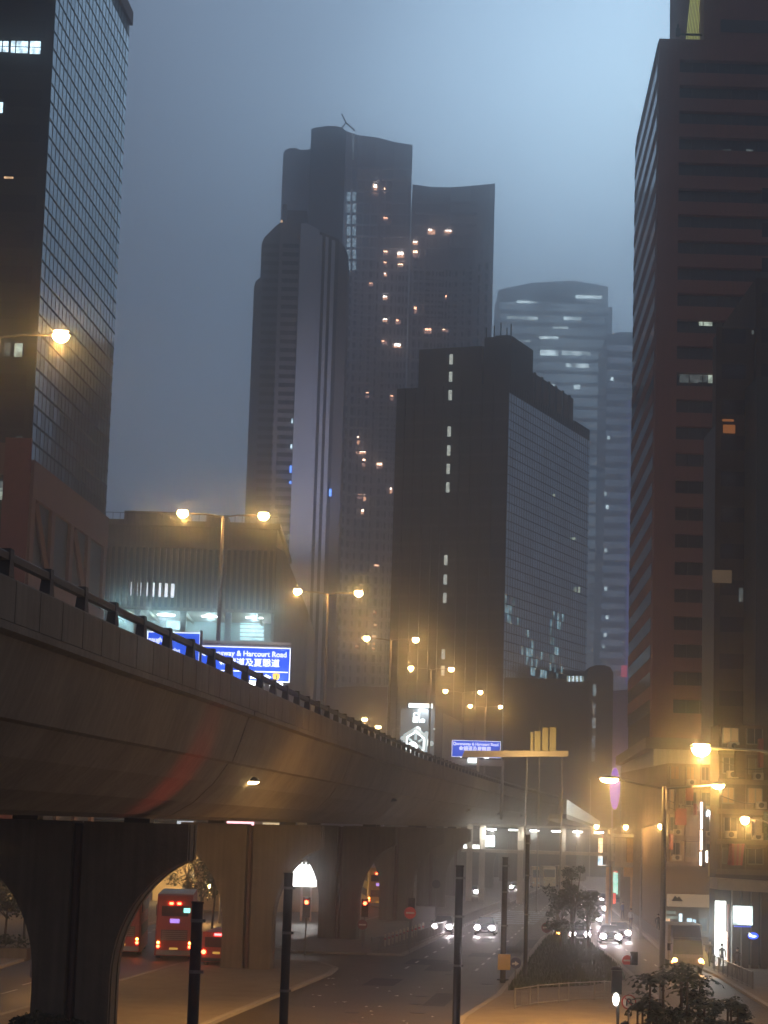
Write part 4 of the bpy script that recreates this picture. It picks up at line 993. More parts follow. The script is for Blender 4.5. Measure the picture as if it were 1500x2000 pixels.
for px, y, w_, h_, m in [(124, 1598, 54, 15, winmat('slit_white', (.85, .92, 1), 1.6, .4, .6)), (280, 1603, 28, 7, WB), (362, 1608, 32, 8, MATS['slit_white'])]:
    pane('lit_sign', bk, m, px, y, w_, h_, 261.8, .3)
bk2 = thing('far_left_canopy', 'canopy edge with a pink-white light strip behind the second pier', 'canopy', (at(500, 1600, 250).x, 250, 0))
b = MB(); b.box((at(425, 1600, 250).x, 250, 8.0), (at(620, 1600, 250).x, 256, 9.1)); b.build('roof', mat('canopy_roof', (.3, .28, .24), .7), bk2)
pane('light_strip', bk2, mat('pink_strip', (.9,.5,.5), .3, emit=(1, .5, .55), es=3), 466, 1608, 60, 5, 249.9, .1)
pane('light_strip', bk2, mat('cream_strip', (.7,.6,.4), .3, emit=(1, .8, .5), es=.8), 543, 1610, 60, 3, 249.9, .1)
for px in (440, 500, 560, 615):
    x = at(px, 1700, 252).x; b = MB(); b.bar((x, 252, 0), (x, 252, 8.0), .2); b.build('column', GREYM, bk2)

# far row of shops on the right street
sr = thing('shop_row', 'far row of small lit shops and signs beyond the footbridge on the right', 'building', (34, 300, 0))
xs0 = at(1196, 1700, 300).x
b = MB(); b.prism([(xs0, 300), (xs0 + 12, 300), (xs0 + 26, 410), (xs0 + 12.5, 410)], 3.6, 15); b.build('wall', TANW, sr)
b = MB(); b.prism([(xs0 + .8, 300.5), (xs0 + 12, 300.5), (xs0 + 26, 410), (xs0 + 13.3, 410)], 0, 3.6); b.build('ground_floor', MATS['shop_interior_wall'], sr)
srnd = random.Random(12)
SHM = [winmat('shop_pale', (.85, .95, .85), 2.4, .3), winmat('shop_warm_white', (1, .72, .42), 3.2, .4), WCOOL, winmat('shop_orange', (1, .5, .2), 2.4, .5), winmat('shop_red', (1, .16, .1), 1.6, .5), winmat('shop_green', (.5, 1, .8), 1.9, .5)]
for k in range(16):
    dd = 300 + k * 6.6; xw = xs0 + 12.5 * (dd - 300) / 110
    b = MB(); b.box((xw + .2, dd, .4), (xw + .78, dd + srnd.uniform(2.5, 5), srnd.uniform(2.2, 3.1))); b.build('shopfront', srnd.choice(SHM), sr)
    b = MB(); b.box((xw - srnd.uniform(.9, 2.2), dd, srnd.uniform(4, 5)), (xw - .1, dd + .25, srnd.uniform(5.4, 8.5))); b.build('projecting_sign', srnd.choice(SHM + [TANW, TANW]), sr)
for k in range(9):
    dd = 243 + k * 5.2; xw = xf0 - .6 + (FX(DB) + 2.0 - xf0) * (dd - 243) / (DB + 27 - DF); b = MB()
    b.box((xw - .25, dd + .5, .4), (xw - .02, dd + 3.8, 3.0)); b.build('shopfront', srnd.choice(SHM), pd)
    b = MB(); b.box((xw - .4, dd + .2, 3.2), (xw - .02, dd + 4.6, 4.1)); b.build('shop_fascia', srnd.choice([RED, CREAM, TANW, WDIM]), pd)
for k, (px, py, w_, h_, m) in enumerate([(1280, 1708, 10, 11, 2), (1262, 1770, 12, 8, 5), (1270, 1752, 16, 8, 0), (1215, 1765, 6, 12, 3), (1200, 1755, 5, 20, 4), (1186, 1760, 5, 16, 0), (1231, 1735, 8, 6, 1), (1250, 1790, 7, 10, 0)]):
    dd = 232 + k * 1.5; q = at(px, py, dd); e = thing('shop_sign', ['small blue-white bird-like sign left of the tall street pole', 'small mint sign under the landing', 'pale sign band above the mint sign', 'orange sign under the footbridge landing', 'thin red sign beneath the footbridge end', 'pale sign nearest the island tree', 'warm sign between the ochre columns', 'low white sign over the right pavement'][k], 'sign', (q.x, dd, q.z), 'small lit signs on the right street')
    hw, hh = w_ / FPX * dd / 2, h_ / FPX * dd / 2; b = MB(); b.box((q.x - hw, dd, q.z - hh), (q.x + hw, dd + .2, q.z + hh)); b.build('glowing_face', SHM[m], e)
    b = MB(); b.box((q.x - hw - .06, dd + .2, q.z - hh - .06), (q.x + hw + .06, dd + .3, q.z + hh + .06)); b.bar((q.x + hw, dd + .25, q.z), (q.x + hw + 1.2, dd + .25, q.z), .05, n=5); b.build('backing', DARKM, e)

# ================================================================== FOOTBRIDGE, RAMP, GANTRIES
D = 262
fbx0, fbx1 = at(903, 1650, D).x, at(1203, 1650, D).x
fbr = thing('footbridge', 'covered footbridge with a row of white tube lights across the far road', 'footbridge', ((fbx0 + fbx1) / 2, D, 0))
zd = zz(1050, 1668, D); zr = zz(1050, 1617, D)
b = MB(); b.box((fbx0, D, zd), (fbx1, D + 3.4, zd + .38)); b.build('deck', CREAM, fbr)
b = MB(); b.box((fbx0, D - .4, zr), (fbx1, D + 3.8, zr + .28)); b.build('roof', mat('pale_roof', (.5, .5, .45), .7), fbr)
b = MB(); x = fbx0 + .3
while x < fbx1: b.box((x, D, zd + .38), (x + .05, D + .05, zd + 1.35)); x += .45
b.box((fbx0, D - .01, zd + 1.35), (fbx1, D + .06, zd + 1.42)); b.build('railing', GREYM, fbr)['kind'] = 'stuff'
for k in range(6):
    q = at(960 + k * 42, 1633 + k * .9, D + .5); b = MB(); b.box((q.x - .55, D + .4, zr - .42), (q.x + .55, D + .6, zr - .27)); b.build('tube_light', WHITEL, fbr)
    if k % 2 == 0: light('tube_glow', 'POINT', (q.x, D + .8, zr - .7), (1, .95, .78), 420, fbr, .3)
for px in (913, 938, 1013, 1096, 1190):
    x = at(px, 1650, D).x; b = MB(); b.box((x, D + 1.4, 0), (x + .7, D + 2.1, zr)); b.build('column', CREAM, fbr)
pane('lit_poster', fbr, WHITEL, 957, 1643, 18, 20, D + .02, .04)
pane('lit_poster', fbr, SH, 925, 1655, 40, 9, D + 3.5, .04)
# landing block with orange panels
ld_ = thing('footbridge_landing', 'orange lamplit panelled end of the footbridge beside the cream podium', 'footbridge landing', (at(1245, 1650, 215).x, 215, 0))
PANO = mat('ochre_panel', (.55, .36, .16), .7, var=.2)
D = 215
x0, x1 = at(1201, 1660, D).x, at(1291, 1660, D).x; zt, zb = zz(1245, 1636, D), zz(1245, 1695, D)
for k in range(4):
    xa = x0 + (x1 - x0) * k / 4 + .04; xb = x0 + (x1 - x0) * (k + 1) / 4 - .04; b = MB(); b.box((xa, D, zb + .5), (xb, D + .15, zt - .1)); b.build('wall_panel', PANO if k % 3 else CREAM, ld_)
b = MB(); b.box((x0, D + .15, zb), (x1, D + 8, zb + .5)); b.build('deck', CREAM, ld_)
b = MB(); b.box((x0, D - .3, zt), (x1 + .3, D + 8, zt + .3)); b.build('roof', mat('pale_roof', (.5, .5, .45), .7), ld_)
b = MB(); b.box((x1 - 1.2, D - .1, zb - 1.2), (x1, D + .3, zb)); b.build('white_fascia', mat('pale_fascia', (.6, .62, .6), .6), ld_)
b = MB(); b.box((x0 + .9, D - .1, zb - .9), (x1 - 1.3, D + .3, zb)); b.build('ochre_fascia', PANO, ld_)
for px in (1191, 1239):
    x = at(px, 1700, D).x; b = MB(); b.bar((x, D + .6, 0), (x, D + .6, zb), .32, n=12); b.build('column', PANO, ld_)
wlamp = light('landing_lamp', 'POINT', (x0 + 2, D - 3, zt + .6), SOD, 260, ld_, .2)
# bright ramp wall beyond the flyover's end
rp = thing('ramp', 'bright white lit ramp wall sloping down right of the flyover end', 'ramp', (at(1135, 1600, 380).x, 380, 0))
a0, a1 = at(1107, 1590, 372), at(1107, 1561, 372); c0_, c1_ = at(1172, 1616, 392), at(1172, 1604, 392)
b = MB(); b.add([a0, c0_, c1_, a1, a0 + Vector((-.5, 1.4, 0)), c0_ + Vector((-.5, 1.4, 0)), c1_ + Vector((-.5, 1.4, 0)), a1 + Vector((-.5, 1.4, 0))], [(0,1,2,3),(7,6,5,4),(3,2,6,7),(0,4,5,1),(1,5,6,2),(0,3,7,4)])
b.build('parapet', mat('white_parapet', (.72, .74, .70), .6), rp)
b = MB(); b.add([a0, c0_, c0_ + Vector((-3, 14, 0)), a0 + Vector((-3, 14, 0)), a0 + Vector((0,0,-.8)), c0_ + Vector((0,0,-.3)), c0_ + Vector((-3, 14, -.3)), a0 + Vector((-3, 14, -.8))], [(0,1,2,3),(7,6,5,4),(0,4,5,1),(1,5,6,2),(2,6,7,3),(3,7,4,0)]); b.build('deck', CONC, rp)
b = MB(); b.box((a0.x + 3, 384, 0), (a0.x + 4.4, 386, 9.5)); b.build('pier', CONC2, rp)
light('ramp_flood', 'SPOT', a0 + Vector((6, -16, 2)), (.95, 1, .95), 30000, rp, .3, 46, .6, aim=(a0 + c1_) / 2)

def road_sign(label, pxl, pxr, pyt, pyb, D, lines, group=None, cut=None, frame_ticks=5, yaw=0):
    a = at(pxl, pyb, D); c = at(pxr, pyt, D)
    e = thing('direction_sign', label, 'road sign', (a.x, D, a.z), group)
    W = c.x - a.x; Hh = c.z - a.z
    b = MB(); b.box((a.x, D, a.z), (c.x, D + .12, c.z)); b.build('panel', BLUES, e)
    b = MB(); t = .05
    for (x0, z0, x1, z1) in ((a.x, a.z, c.x, a.z + t), (a.x, c.z - t, c.x, c.z), (a.x, a.z + t, a.x + t, c.z - t), (c.x - t, a.z + t, c.x, c.z - t)):
        b.box((x0, D - .03, z0), (x1, D - .003, z1))
    b.build('border', WHITES, e)
    return e, a, c, W, Hh
SIGNT = mat('gantry_white', (.6, .56, .5), .5)
# main sign
e, a, c, W, Hh = road_sign('big blue overhead sign reading Queensway and Harcourt Road', 388, 568, 1266, 1328, 118, None)
u = W / 180
lettering('Queensway & Harcourt Road', 15.2 * u, (a.x + 2 * u, 118 - .03, c.z - 18.5 * u), WHITES, e, sx=.93)
lettering('金鐘道及夏慤道', 17 * u, (a.x + 38 * u, 118 - .03, c.z - 37 * u), WHITES, e, sx=1.02)
b = MB(); b.box((a.x + 4 * u, 117.96, a.z + 19 * u), (c.x - 4 * u, 117.99, a.z + 21 * u)); b.build('divider', WHITES, e)
b = MB(); cx = c.x - 27 * u; cz = a.z + 10.5 * u; b.outline([(cx - 7*u, cz + 6*u), (cx - 7*u, cz - 1*u), (cx - 4*u, cz - 6*u), (cx, cz - 8*u), (cx + 4*u, cz - 6*u), (cx + 7*u, cz - 1*u), (cx + 7*u, cz + 6*u), (cx, cz + 7.5*u)][::-1], 117.94, 117.98); sh = b.build('route_shield', YELLS, e)
lettering('1', 11 * u, (cx - 2 * u, 117.93, cz - 4.5 * u), BLACK, e)
b = MB(); cx = c.x - 52 * u; b.outline([(cx - 26*u, cz - 5*u), (cx + 4*u, cz - 5*u), (cx + 4*u, cz - 8*u), (cx + 16*u, cz - 1*u), (cx + 4*u, cz + 5*u), (cx + 4*u, cz + 2*u), (cx - 26*u, cz + 2*u)], 117.95, 117.98); b.build('arrow', WHITES, e)
for k in range(3): light('sign_floodlight', 'POINT', (a.x + W * (.45 + k * .22), 116.6, a.z - .3), (.9, .93, 1), 28, e, .1)
light('sign_floodlight', 'POINT', (a.x + W * .7, 116.8, c.z + 1.3), (1, .95, .85), 30, e, .1)  # extra point light without a fitting, added to brighten the truss
# gantry carrying it
gz = thing('sign_gantry', 'white lattice gantry over the flyover holding the blue signs', 'gantry', (a.x - 2, 118.4, 13.6))
b = MB(); zt = c.z + 7.5 * u
b.box((a.x - 6, 118.1, zt - .05), (c.x, 118.2, zt + .1)); b.box((a.x - 6, 118.1, c.z + .02), (c.x, 118.2, c.z + .1)); b.build('truss_chord', SIGNT, gz)
for k in range(8):
    x = c.x - .08 - k * W / 4.75; b = MB(); b.box((x - .05, 118.21, c.z - .3), (x + .05, 118.3, zt)); b.build('truss_strut', SIGNT, gz)
for k in (0, 1, 2):
    x = c.x - 42 * u * (k * 1.3 + .6); b = MB(); b.box((x - .35, 117.2, a.z - .25), (x + .35, 117.5, a.z - .1)); b.bar((x, 117.5, a.z - .15), (x, 118.3, a.z - .1), .04, n=4); b.build('sign_floodlight', WHITEL, gz)
b = MB(); b.box((a.x - 6, 118.25, 13.6), (a.x - 5.7, 118.6, zt)); b.box((a.x - 1.2, 118.35, 13.6), (a.x - .9, 118.6, zt)); b.build('upright', SIGNT, gz)
# second sign left
e, a, c, W, Hh = road_sign('blue overhead sign at left, partly hidden, reading Connaught', 285, 392, 1236, 1296, 112, None)
u = W / 107
lettering('Connaught', 14.5 * u, (a.x - 22 * u + 5*u, 112 - .03, c.z - 21 * u), WHITES, e, sx=.80)
lettering('Atlas', 14.5 * u, (a.x + 44 * u, 112 - .03, c.z - 42 * u), WHITES, e, sx=.80)
b = MB(); b.hexa([(c.x, 111.6, a.z), (c.x + .1, 111.6, a.z), (c.x + .1, 112.2, a.z), (c.x, 112.2, a.z)], [(c.x, 111.6, c.z + .1), (c.x + .1, 111.6, c.z + .1), (c.x + .1, 112.2, c.z + .1), (c.x, 112.2, c.z + .1)]); b.build('side_bracket', DARKM, e)
b = MB(); b.box((a.x + .6, 112.13, 13.6), (a.x + .85, 112.35, c.z)); b.build('post', SIGNT, e)
# far sign
e, a, c, W, Hh = road_sign('small far blue sign behind the flyover rail, Queensway and Harcourt Road again', 882, 978, 1448, 1478, 255, None)
u = W / 96
lettering('Queensway & Harcourt Road', 8.0 * u, (a.x + 2 * u, 255 - .04, c.z - 9.5 * u), WHITES, e, sx=.93)
lettering('金鐘道及夏慤道', 9.5 * u, (a.x + 14 * u, 255 - .04, c.z - 19.5 * u), WHITES, e, sx=.95)
b = MB(); b.box((a.x + 3, 255.15, 13.6), (a.x + 3.3, 255.4, c.z)); b.build('post', SIGNT, e)
# far gantry with yellow box backs
D = 238
ge = thing('sign_gantry', 'far tan gantry beam with yellowish box panels on its right end', 'gantry', (at(1000, 1470, D).x, D, 0))
a = at(902, 1479, D); c = at(1110, 1471, D)
b = MB(); b.hexa([(a.x, D, a.z), (c.x, D, c.z - .35), (c.x, D + .8, c.z - .35), (a.x, D + .8, a.z)], [(a.x + .3, D, a.z + .75), (c.x, D, c.z + .25), (c.x, D + .8, c.z + .25), (a.x + .3, D + .8, a.z + .75)]); b.build('beam', mat('tan_beam', (.62, .46, .26), .6), ge)
YB = mat('yellow_box', (.46, .36, .14), .6, var=.1)
for px, y0, w_ in [(1039, 1430, 6), (1050, 1428, 12), (1065, 1421, 12), (1080, 1420, 13)]:
    a = at(px - w_/2, 1466, D); c = at(px + w_/2, y0, D); b = MB(); b.box((a.x, D + .1, a.z), (c.x, D + .6, c.z)); b.build('panel_box', YB, ge)
b = MB()
for px in (975, 990, 1006, 1022): a = at(px, 1470, D); b.bar((a.x, D + .4, a.z), (a.x, D + .4, a.z + .6), .04, n=4)
b.build('stub_rail', GREYM, ge)['kind'] = 'stuff'
for px, top in ((1031, 1468), (1100, 1472), (1056, 1405)):
    a = at(px, top, D); b = MB(); b.bar((a.x, D + .9, 0), (a.x, D + .9, a.z), .09, n=6); b.build('post', GALV, ge)
light('gantry_fill', 'AREA', (at(1040, 1440, D - 5).x, D - 5, zz(1040, 1490, D - 5)), (1, .74, .38), 500, ge, size=2, aim=(at(1040, 1450, D).x, D, zz(1040, 1450, D)))  # unseen area light added to brighten the boxes and beam
g2 = thing('sign_gantry', 'lower far gantry with a bright white lamp behind the rail', 'gantry', (at(930, 1490, 260).x, 260, 0))
a = at(880, 1492, 260); c = at(985, 1485, 260); b = MB(); b.box((a.x, 260, a.z - .1), (c.x, 260.8, c.z)); b.build('beam', mat('pale_beam', (.4, .4, .36), .7), g2)
pane('lamp_panel', g2, WB, 923, 1485, 19, 9, 259.9, .1); pane('lamp_panel', g2, WHITEL, 903, 1476, 7, 6, 259.9, .1); pane('lamp_panel', g2, WHITEL, 950, 1478, 10, 5, 259.9, .1)
b = MB(); a = at(982, 1488, 260); b.bar((a.x, 260.4, 10), (a.x, 260.4, a.z), .2, n=6); b.build('post', mat('pale_beam', (.4, .4, .36), .7), g2)

# ================================================================== POSTS, SIGNALS, SIGNS, BARRIERS
def post(px, ytop, D, wpx, label, ybase=None):
    p = at(px, ytop, D); r = wpx / FPX * D / 2
    e = thing('steel_post', label, 'post', (p.x, D, 0), 'tall bare posts on the near pavement')
    b = MB(); b.bar((p.x, D, 0), (p.x, D, p.z), r, n=16); b.build('shaft', DARKM, e)
    b = MB(); b.bar((p.x, D, p.z), (p.x, D, p.z + .06), r * 1.12, n=16); b.build('cap', BLACK, e)
    b = MB(); b.bar((p.x, D, .14), (p.x, D, .22), r * 2.1, n=12); b.build('base_flange', DARKM, e)
    for zz_ in (p.z * .45, p.z * .72, p.z - .5):
        b = MB(); b.bar((p.x, D, zz_), (p.x, D, zz_ + .09), r * 1.1, n=16); b.box((p.x + r, D - .06, zz_), (p.x + r * 1.5, D + .06, zz_ + .09)); b.build('strap', GREYM, e)
post(386, 1765, 60, 22, 'thickest dark post, in front of the red double-decker')
post(564, 1708, 75, 17.5, 'dark post just left of the white lit hoarding')
post(898, 1693, 90, 15, 'dark post between the two oncoming cars')
post(987, 1676, 129, 11, 'dark post carrying the square yellow board')
post(1031, 1632, 131, 8, 'slimmest dark post beside the grass island')
p = at(985, 1878, 128.3); yb = thing('notice_board', 'square yellow board strapped to the post by the grass', 'board', (p.x, 128.3, 0))
a = at(972, 1894, 128.3); c = at(997, 1864, 128.3); b = MB(); b.box((a.x, 128.25, a.z), (c.x, 128.32, c.z)); b.build('panel', mat('yellow_board', (.62, .42, .12), .6, var=.1), yb)
b = MB(); b.box((a.x + .2, 128.33, a.z + .2), (a.x + .6, 128.6, a.z + .28)); b.build('strap', GREYM, yb)
def round_sign(px, py, D, r, label, facem, kind, zbase=0.0, group=None):
    p = at(px, py, D); e = thing('traffic_sign', label, 'traffic sign', (p.x, D, zbase), group)
    b = MB(); b.bar((p.x, D + .06, zbase), (p.x, D + .06, p.z + r), .04, n=8); b.build('post', GREYM, e)
    b = MB(); b.disc((p.x, D, p.z), r, th=.04, n=24); b.build('face', facem, e)
    b = MB(); x, z = p.x, p.z; y0, y1 = D - .05, D - .025
    if kind == 'bar': b.box((x - r*.7, y0, z - r*.16), (x + r*.7, y1, z + r*.16)); b.build('white_bar', mat('sign_cream', (.8, .7, .6), .5), e)
    if kind == 'arrow':
        b.outline([(x - r*.65, z + r*.02), (x - r*.1, z + r*.1), (x - r*.1, z + r*.38), (x + r*.62, z - r*.12), (x - r*.1, z - r*.5), (x - r*.1, z - r*.22), (x - r*.65, z - r*.3)][::-1], y0, y1); b.build('arrow', WHITEP, e)
    if kind == 'uturn':
        for k in range(24):
            a0, a1 = 2*math.pi*k/24, 2*math.pi*(k+1)/24
            b.outline([(x + rr*math.cos(t), z + rr*math.sin(t)) for rr, t in ((r*1.0, a0), (r*1.0, a1), (r*.84, a1), (r*.84, a0))], y0, y1)
        b.build('red_ring', RED, e)
        b = MB(); pts = [(-.28, -.5), (-.28, .15), (-.2, .34), (0, .42), (.2, .34), (.28, .15), (.28, -.05)]
        for (xa, za), (xb, zb_) in zip(pts[:-1], pts[1:]): b.bar((x + r*xa, D - .04, z + r*za), (x + r*xb, D - .04, z + r*zb_), r*.1, n=6)
        b.outline([(x + r*.02, z - r*.05), (x + r*.54, z - r*.05), (x + r*.28, z - r*.45)], y0, y1)
        b.build('black_arrow', BLACK, e)
        b = MB(); b.add([(x - r*.62, y0 - .01, z + r*.52), (x - r*.52, y0 - .01, z + r*.62), (x + r*.62, y0 - .01, z - r*.52), (x + r*.52, y0 - .01, z - r*.62)], [(3,2,1,0)]); b.build('red_slash', RED, e)
    return e
round_sign(1228, 1957, 92, .31, 'round no U-turn sign, red ring with black hooked arrow', mat('sign_offwhite', (.7, .62, .5), .5), 'uturn')
round_sign(1007, 1881, 130, .33, 'round blue sign with white arrow, right of the yellow board', mat('sign_navy', (.05, .07, .2), .4), 'arrow')
round_sign(801, 1783, 155, .42, 'red no-entry sign beside the white bollards', mat('sign_red', (.5, .04, .03), .4, emit=(.6, .05, .03), es=.18), 'bar')
round_sign(708, 1806, 158, .36, 'dull red no-entry sign left of the bollard row', mat('sign_dull_red', (.22, .03, .03), .5), 'bar')
round_sign(1067, 1812, 175, .40, 'dark red no-entry sign at the tip of the grass island', mat('sign_dull_red', (.22, .03, .03), .5), 'bar')
round_sign(1225, 1876, 150, .36, 'red no-entry sign by the kerb of the right street', mat('sign_red', (.5, .04, .03), .4), 'bar')
round_sign(852, 1727, 215, .42, 'round sign seen from behind on a slim post at the fifth pier', DARKM, 'none')
def signal(px, py, D, label, lit=None, face=-1):
    p = at(px, py, D); e = thing('traffic_light', label, 'traffic light', (p.x, D, 0), 'traffic signals')
    b = MB(); b.bar((p.x, D, 0), (p.x, D, p.z + .3), .06, n=8); b.build('post', GREYM, e)
    b = MB(); b.box((p.x - .2, D - .35, p.z - .95), (p.x + .2, D - .1, p.z + .25)); b.box((p.x - .26, D - .08, p.z - 1.02), (p.x + .26, D - .06, p.z + .32)); h = b.build('signal_head', BLACK, e)
    for k in range(3):
        b = MB(); b.disc((p.x, D - .36, p.z - .38 * k), .13, th=.02, n=14); b.build('lamp', (REDW if k == 0 else DARKM) if lit == 'red' else (AMB if k == 1 and lit == 'amber' else DARKM), h)
        b = MB(); b.bar((p.x, D - .36, p.z - .38 * k + .1), (p.x, D - .58, p.z - .38 * k + .12), .13, n=10, cap=False); b.build('visor', BLACK, h)
    if lit: light('signal_glow', 'POINT', (p.x, D - .7, p.z - (.0 if lit == 'red' else .38)), (1, .12, .05) if lit == 'red' else (1, .4, .1), 14, e, .08)
signal(599, 1762, 150, 'red traffic light under the white lit hoarding', 'red')
signal(713, 1764, 165, 'red traffic light in front of the yellow bus', 'red')
signal(804, 1762, 172, 'unlit traffic light between the fourth and fifth piers')
signal(1090, 1812, 180, 'amber-lit signal among the trees on the grass island', 'amber')
signal(1238, 1868, 150, 'dark signal back on the right street kerb')
p = at(1203, 1905, 92)
e = thing('traffic_light', 'near traffic light with a white lower aspect, left of the no U-turn sign', 'traffic light', (p.x, 92, 0), 'traffic signals')
b = MB(); b.bar((p.x + .1, 92, 0), (p.x + .1, 92, p.z + .4), .07, n=8); b.build('post', GREYM, e)
b = MB(); b.box((p.x - .2, 91.7, p.z - .75), (p.x + .22, 92.0, p.z + .2)); b.ell((p.x, 91.85, p.z + .25), .24, .2, .14, 10, 4, -.1, 1); h = b.build('signal_head', BLACK, e)
q = at(1203, 1952, 91.6); b = MB(); b.ell((q.x, 91.6, q.z), .14, .06, .27, 12, 8); b.build('lamp', mat('white_aspect', (.9,.9,.8), .3, emit=(1, .93, .8), es=6), h)
# white bollard barrier and grey pedestrian fence
bp = None
for k in range(11):
    t = k / 10; gx = gp(752 + 74 * t, 1852 - 26 * t)
    if bp is None:
        bp = thing('bollard', 'nearest white bollard of the barrier row by the fourth pier', 'bollard', (gx.x, gx.y, 0), 'white bollards along the island kerb')
        b = MB(); b.bar((gx.x, gx.y, 0), (gx.x, gx.y, .95), .09, .08, n=10); b.ell((gx.x, gx.y, .95), .08, .08, .06, 10, 4, 0, 1); b.build('shaft', mat('bollard_cream', (.62, .55, .42), .6), bp)
        b = MB(); b.bar((gx.x, gx.y, .6), (gx.x, gx.y, .75), .094, n=10); b.build('band', RED, bp)
    else: dup(bp, (gx.x, gx.y, 0), None, ['', 'second', 'third', 'fourth', 'fifth', 'sixth', 'seventh', 'eighth', 'ninth', 'tenth'][k] + ' white bollard from the near end of the barrier row' if k < 10 else 'farthest white bollard of the barrier row')
def fence(pts, label, h=1.1, step=.22, m=GREYM, posts=2.0):
    e = thing('railing', label, 'railing', (pts[0][0], pts[0][1], 0)); b = MB()
    for (xa, ya), (xb, yb) in zip(pts[:-1], pts[1:]):
        p, q = Vector((xa, ya, 0)), Vector((xb, yb, 0)); L = (q - p).length
        for zf_ in (h, .25): b.bar(p + Vector((0,0,zf_)), q + Vector((0,0,zf_)), .028, n=5)
        for k in range(int(L / step)):
            c = p + (q - p) * (k * step / L); b.bar(c + Vector((0,0,.25)), c + Vector((0,0,h)), .012, n=4)
        for k in range(int(L / posts) + 1):
            c = p + (q - p) * min(1, k * posts / L); pb_ = MB(); pb_.bar(c, c + Vector((0,0,h + .05)), .045, n=6); pb_.build('railing_post', m, e)
    b.build('bars', m, e)['kind'] = 'stuff'; return e
fence([(GX(x, y), y) for x, y in [(-.9, 153.5), (2.6, 166), (8.2, 205), (14.5, 252)]], 'grey pedestrian railing around the island with the third pier')
fence([tuple(gp(x, y))[:2] for x, y in ((1005, 1976), (1050, 1968), (1110, 1962), (1180, 1958), (1225, 1960))], 'low railing curving across the bottom pavement', step=.9, m=GALV, posts=2.1)
fence([(GX(x, y), y) for x, y in [(21.6, 165), (23.4, 198), (27.3, 262)]], 'kerbside railing of the right pavement beyond the lorry', h=1.15)
fence([(GX(x, y) + .2, y) for x, y in [(21.3, 128), (21.5, 145)]], 'short kerbside railing by the bright shop', h=1.1)
# lit hoarding
D = 200; a = at(579, 1731, D); c = at(619, 1690, D)
hb = thing('lit_hoarding', 'blank overexposed white hoarding on two legs past the second pier', 'billboard', ((a.x + c.x) / 2, D, 0))
b = MB(); b.box((a.x - .4, D, a.z), (c.x, D + .3, c.z)); b.build('panel', mat('white_hoarding', (.9,.9,.9), .4, emit=(1, .97, .95), es=4.5), hb)
for px in (589, 607): x = at(px, 1750, D).x; b = MB(); b.box((x - .1, D + .05, 0), (x + .1, D + .25, a.z)); b.build('leg', mat('pale_leg', (.7, .55, .45), .5), hb)
for k in range(4): x = c.x - .3 - k * .35; b = MB(); b.bar((x, D - .4, c.z + .2), (x, D + .1, c.z + .05), .05, n=5); b.build('spot_lamp', WB, hb)
light('hoarding_glow', 'AREA', (c.x - .8, D - .6, (a.z + c.z) / 2), (1, .95, .9), 90, hb, size=1.6, aim=(c.x - 2, D - 20, 0))

# ================================================================== VEHICLES
def loft_x(prof, halfw, mb):
    """car-like shell: prof = list of (y, z_bottom, z_top, w_bottom, w_top)"""
    vs = []; fs = []
    for y, z0, z1, w0, w1 in prof: vs += [(-w0, y, z0), (w0, y, z0), (w1, y, z1), (-w1, y, z1)]
    for i in range(len(prof) - 1):
        a = 4 * i; b_ = a + 4
        fs += [(a, b_, b_+1, a+1), (a+1, b_+1, b_+2, a+2), (a+2, b_+2, b_+3, a+3), (a+3, b_+3, b_, a)]
    fs += [(3,2,1,0)][::-1] and [(0,1,2,3)] ; n = len(vs); fs += [(n-1, n-2, n-3, n-4)]
    mb.add(vs, fs)
def wheels(e, ws, r=.32, wdt=.2):
    for x, y in ws:
        b = MB(); b.bar((x - wdt/2, y, r), (x + wdt/2, y, r), r, n=16); w_ = b.build('wheel', RUBBER, e)
        b = MB(); s = 1 if x > 0 else -1; b.bar((x + s*wdt*.3, y, r), (x + s*(wdt*.5 + .01), y, r), r*.6, n=12); b.build('rim', GALV, w_)
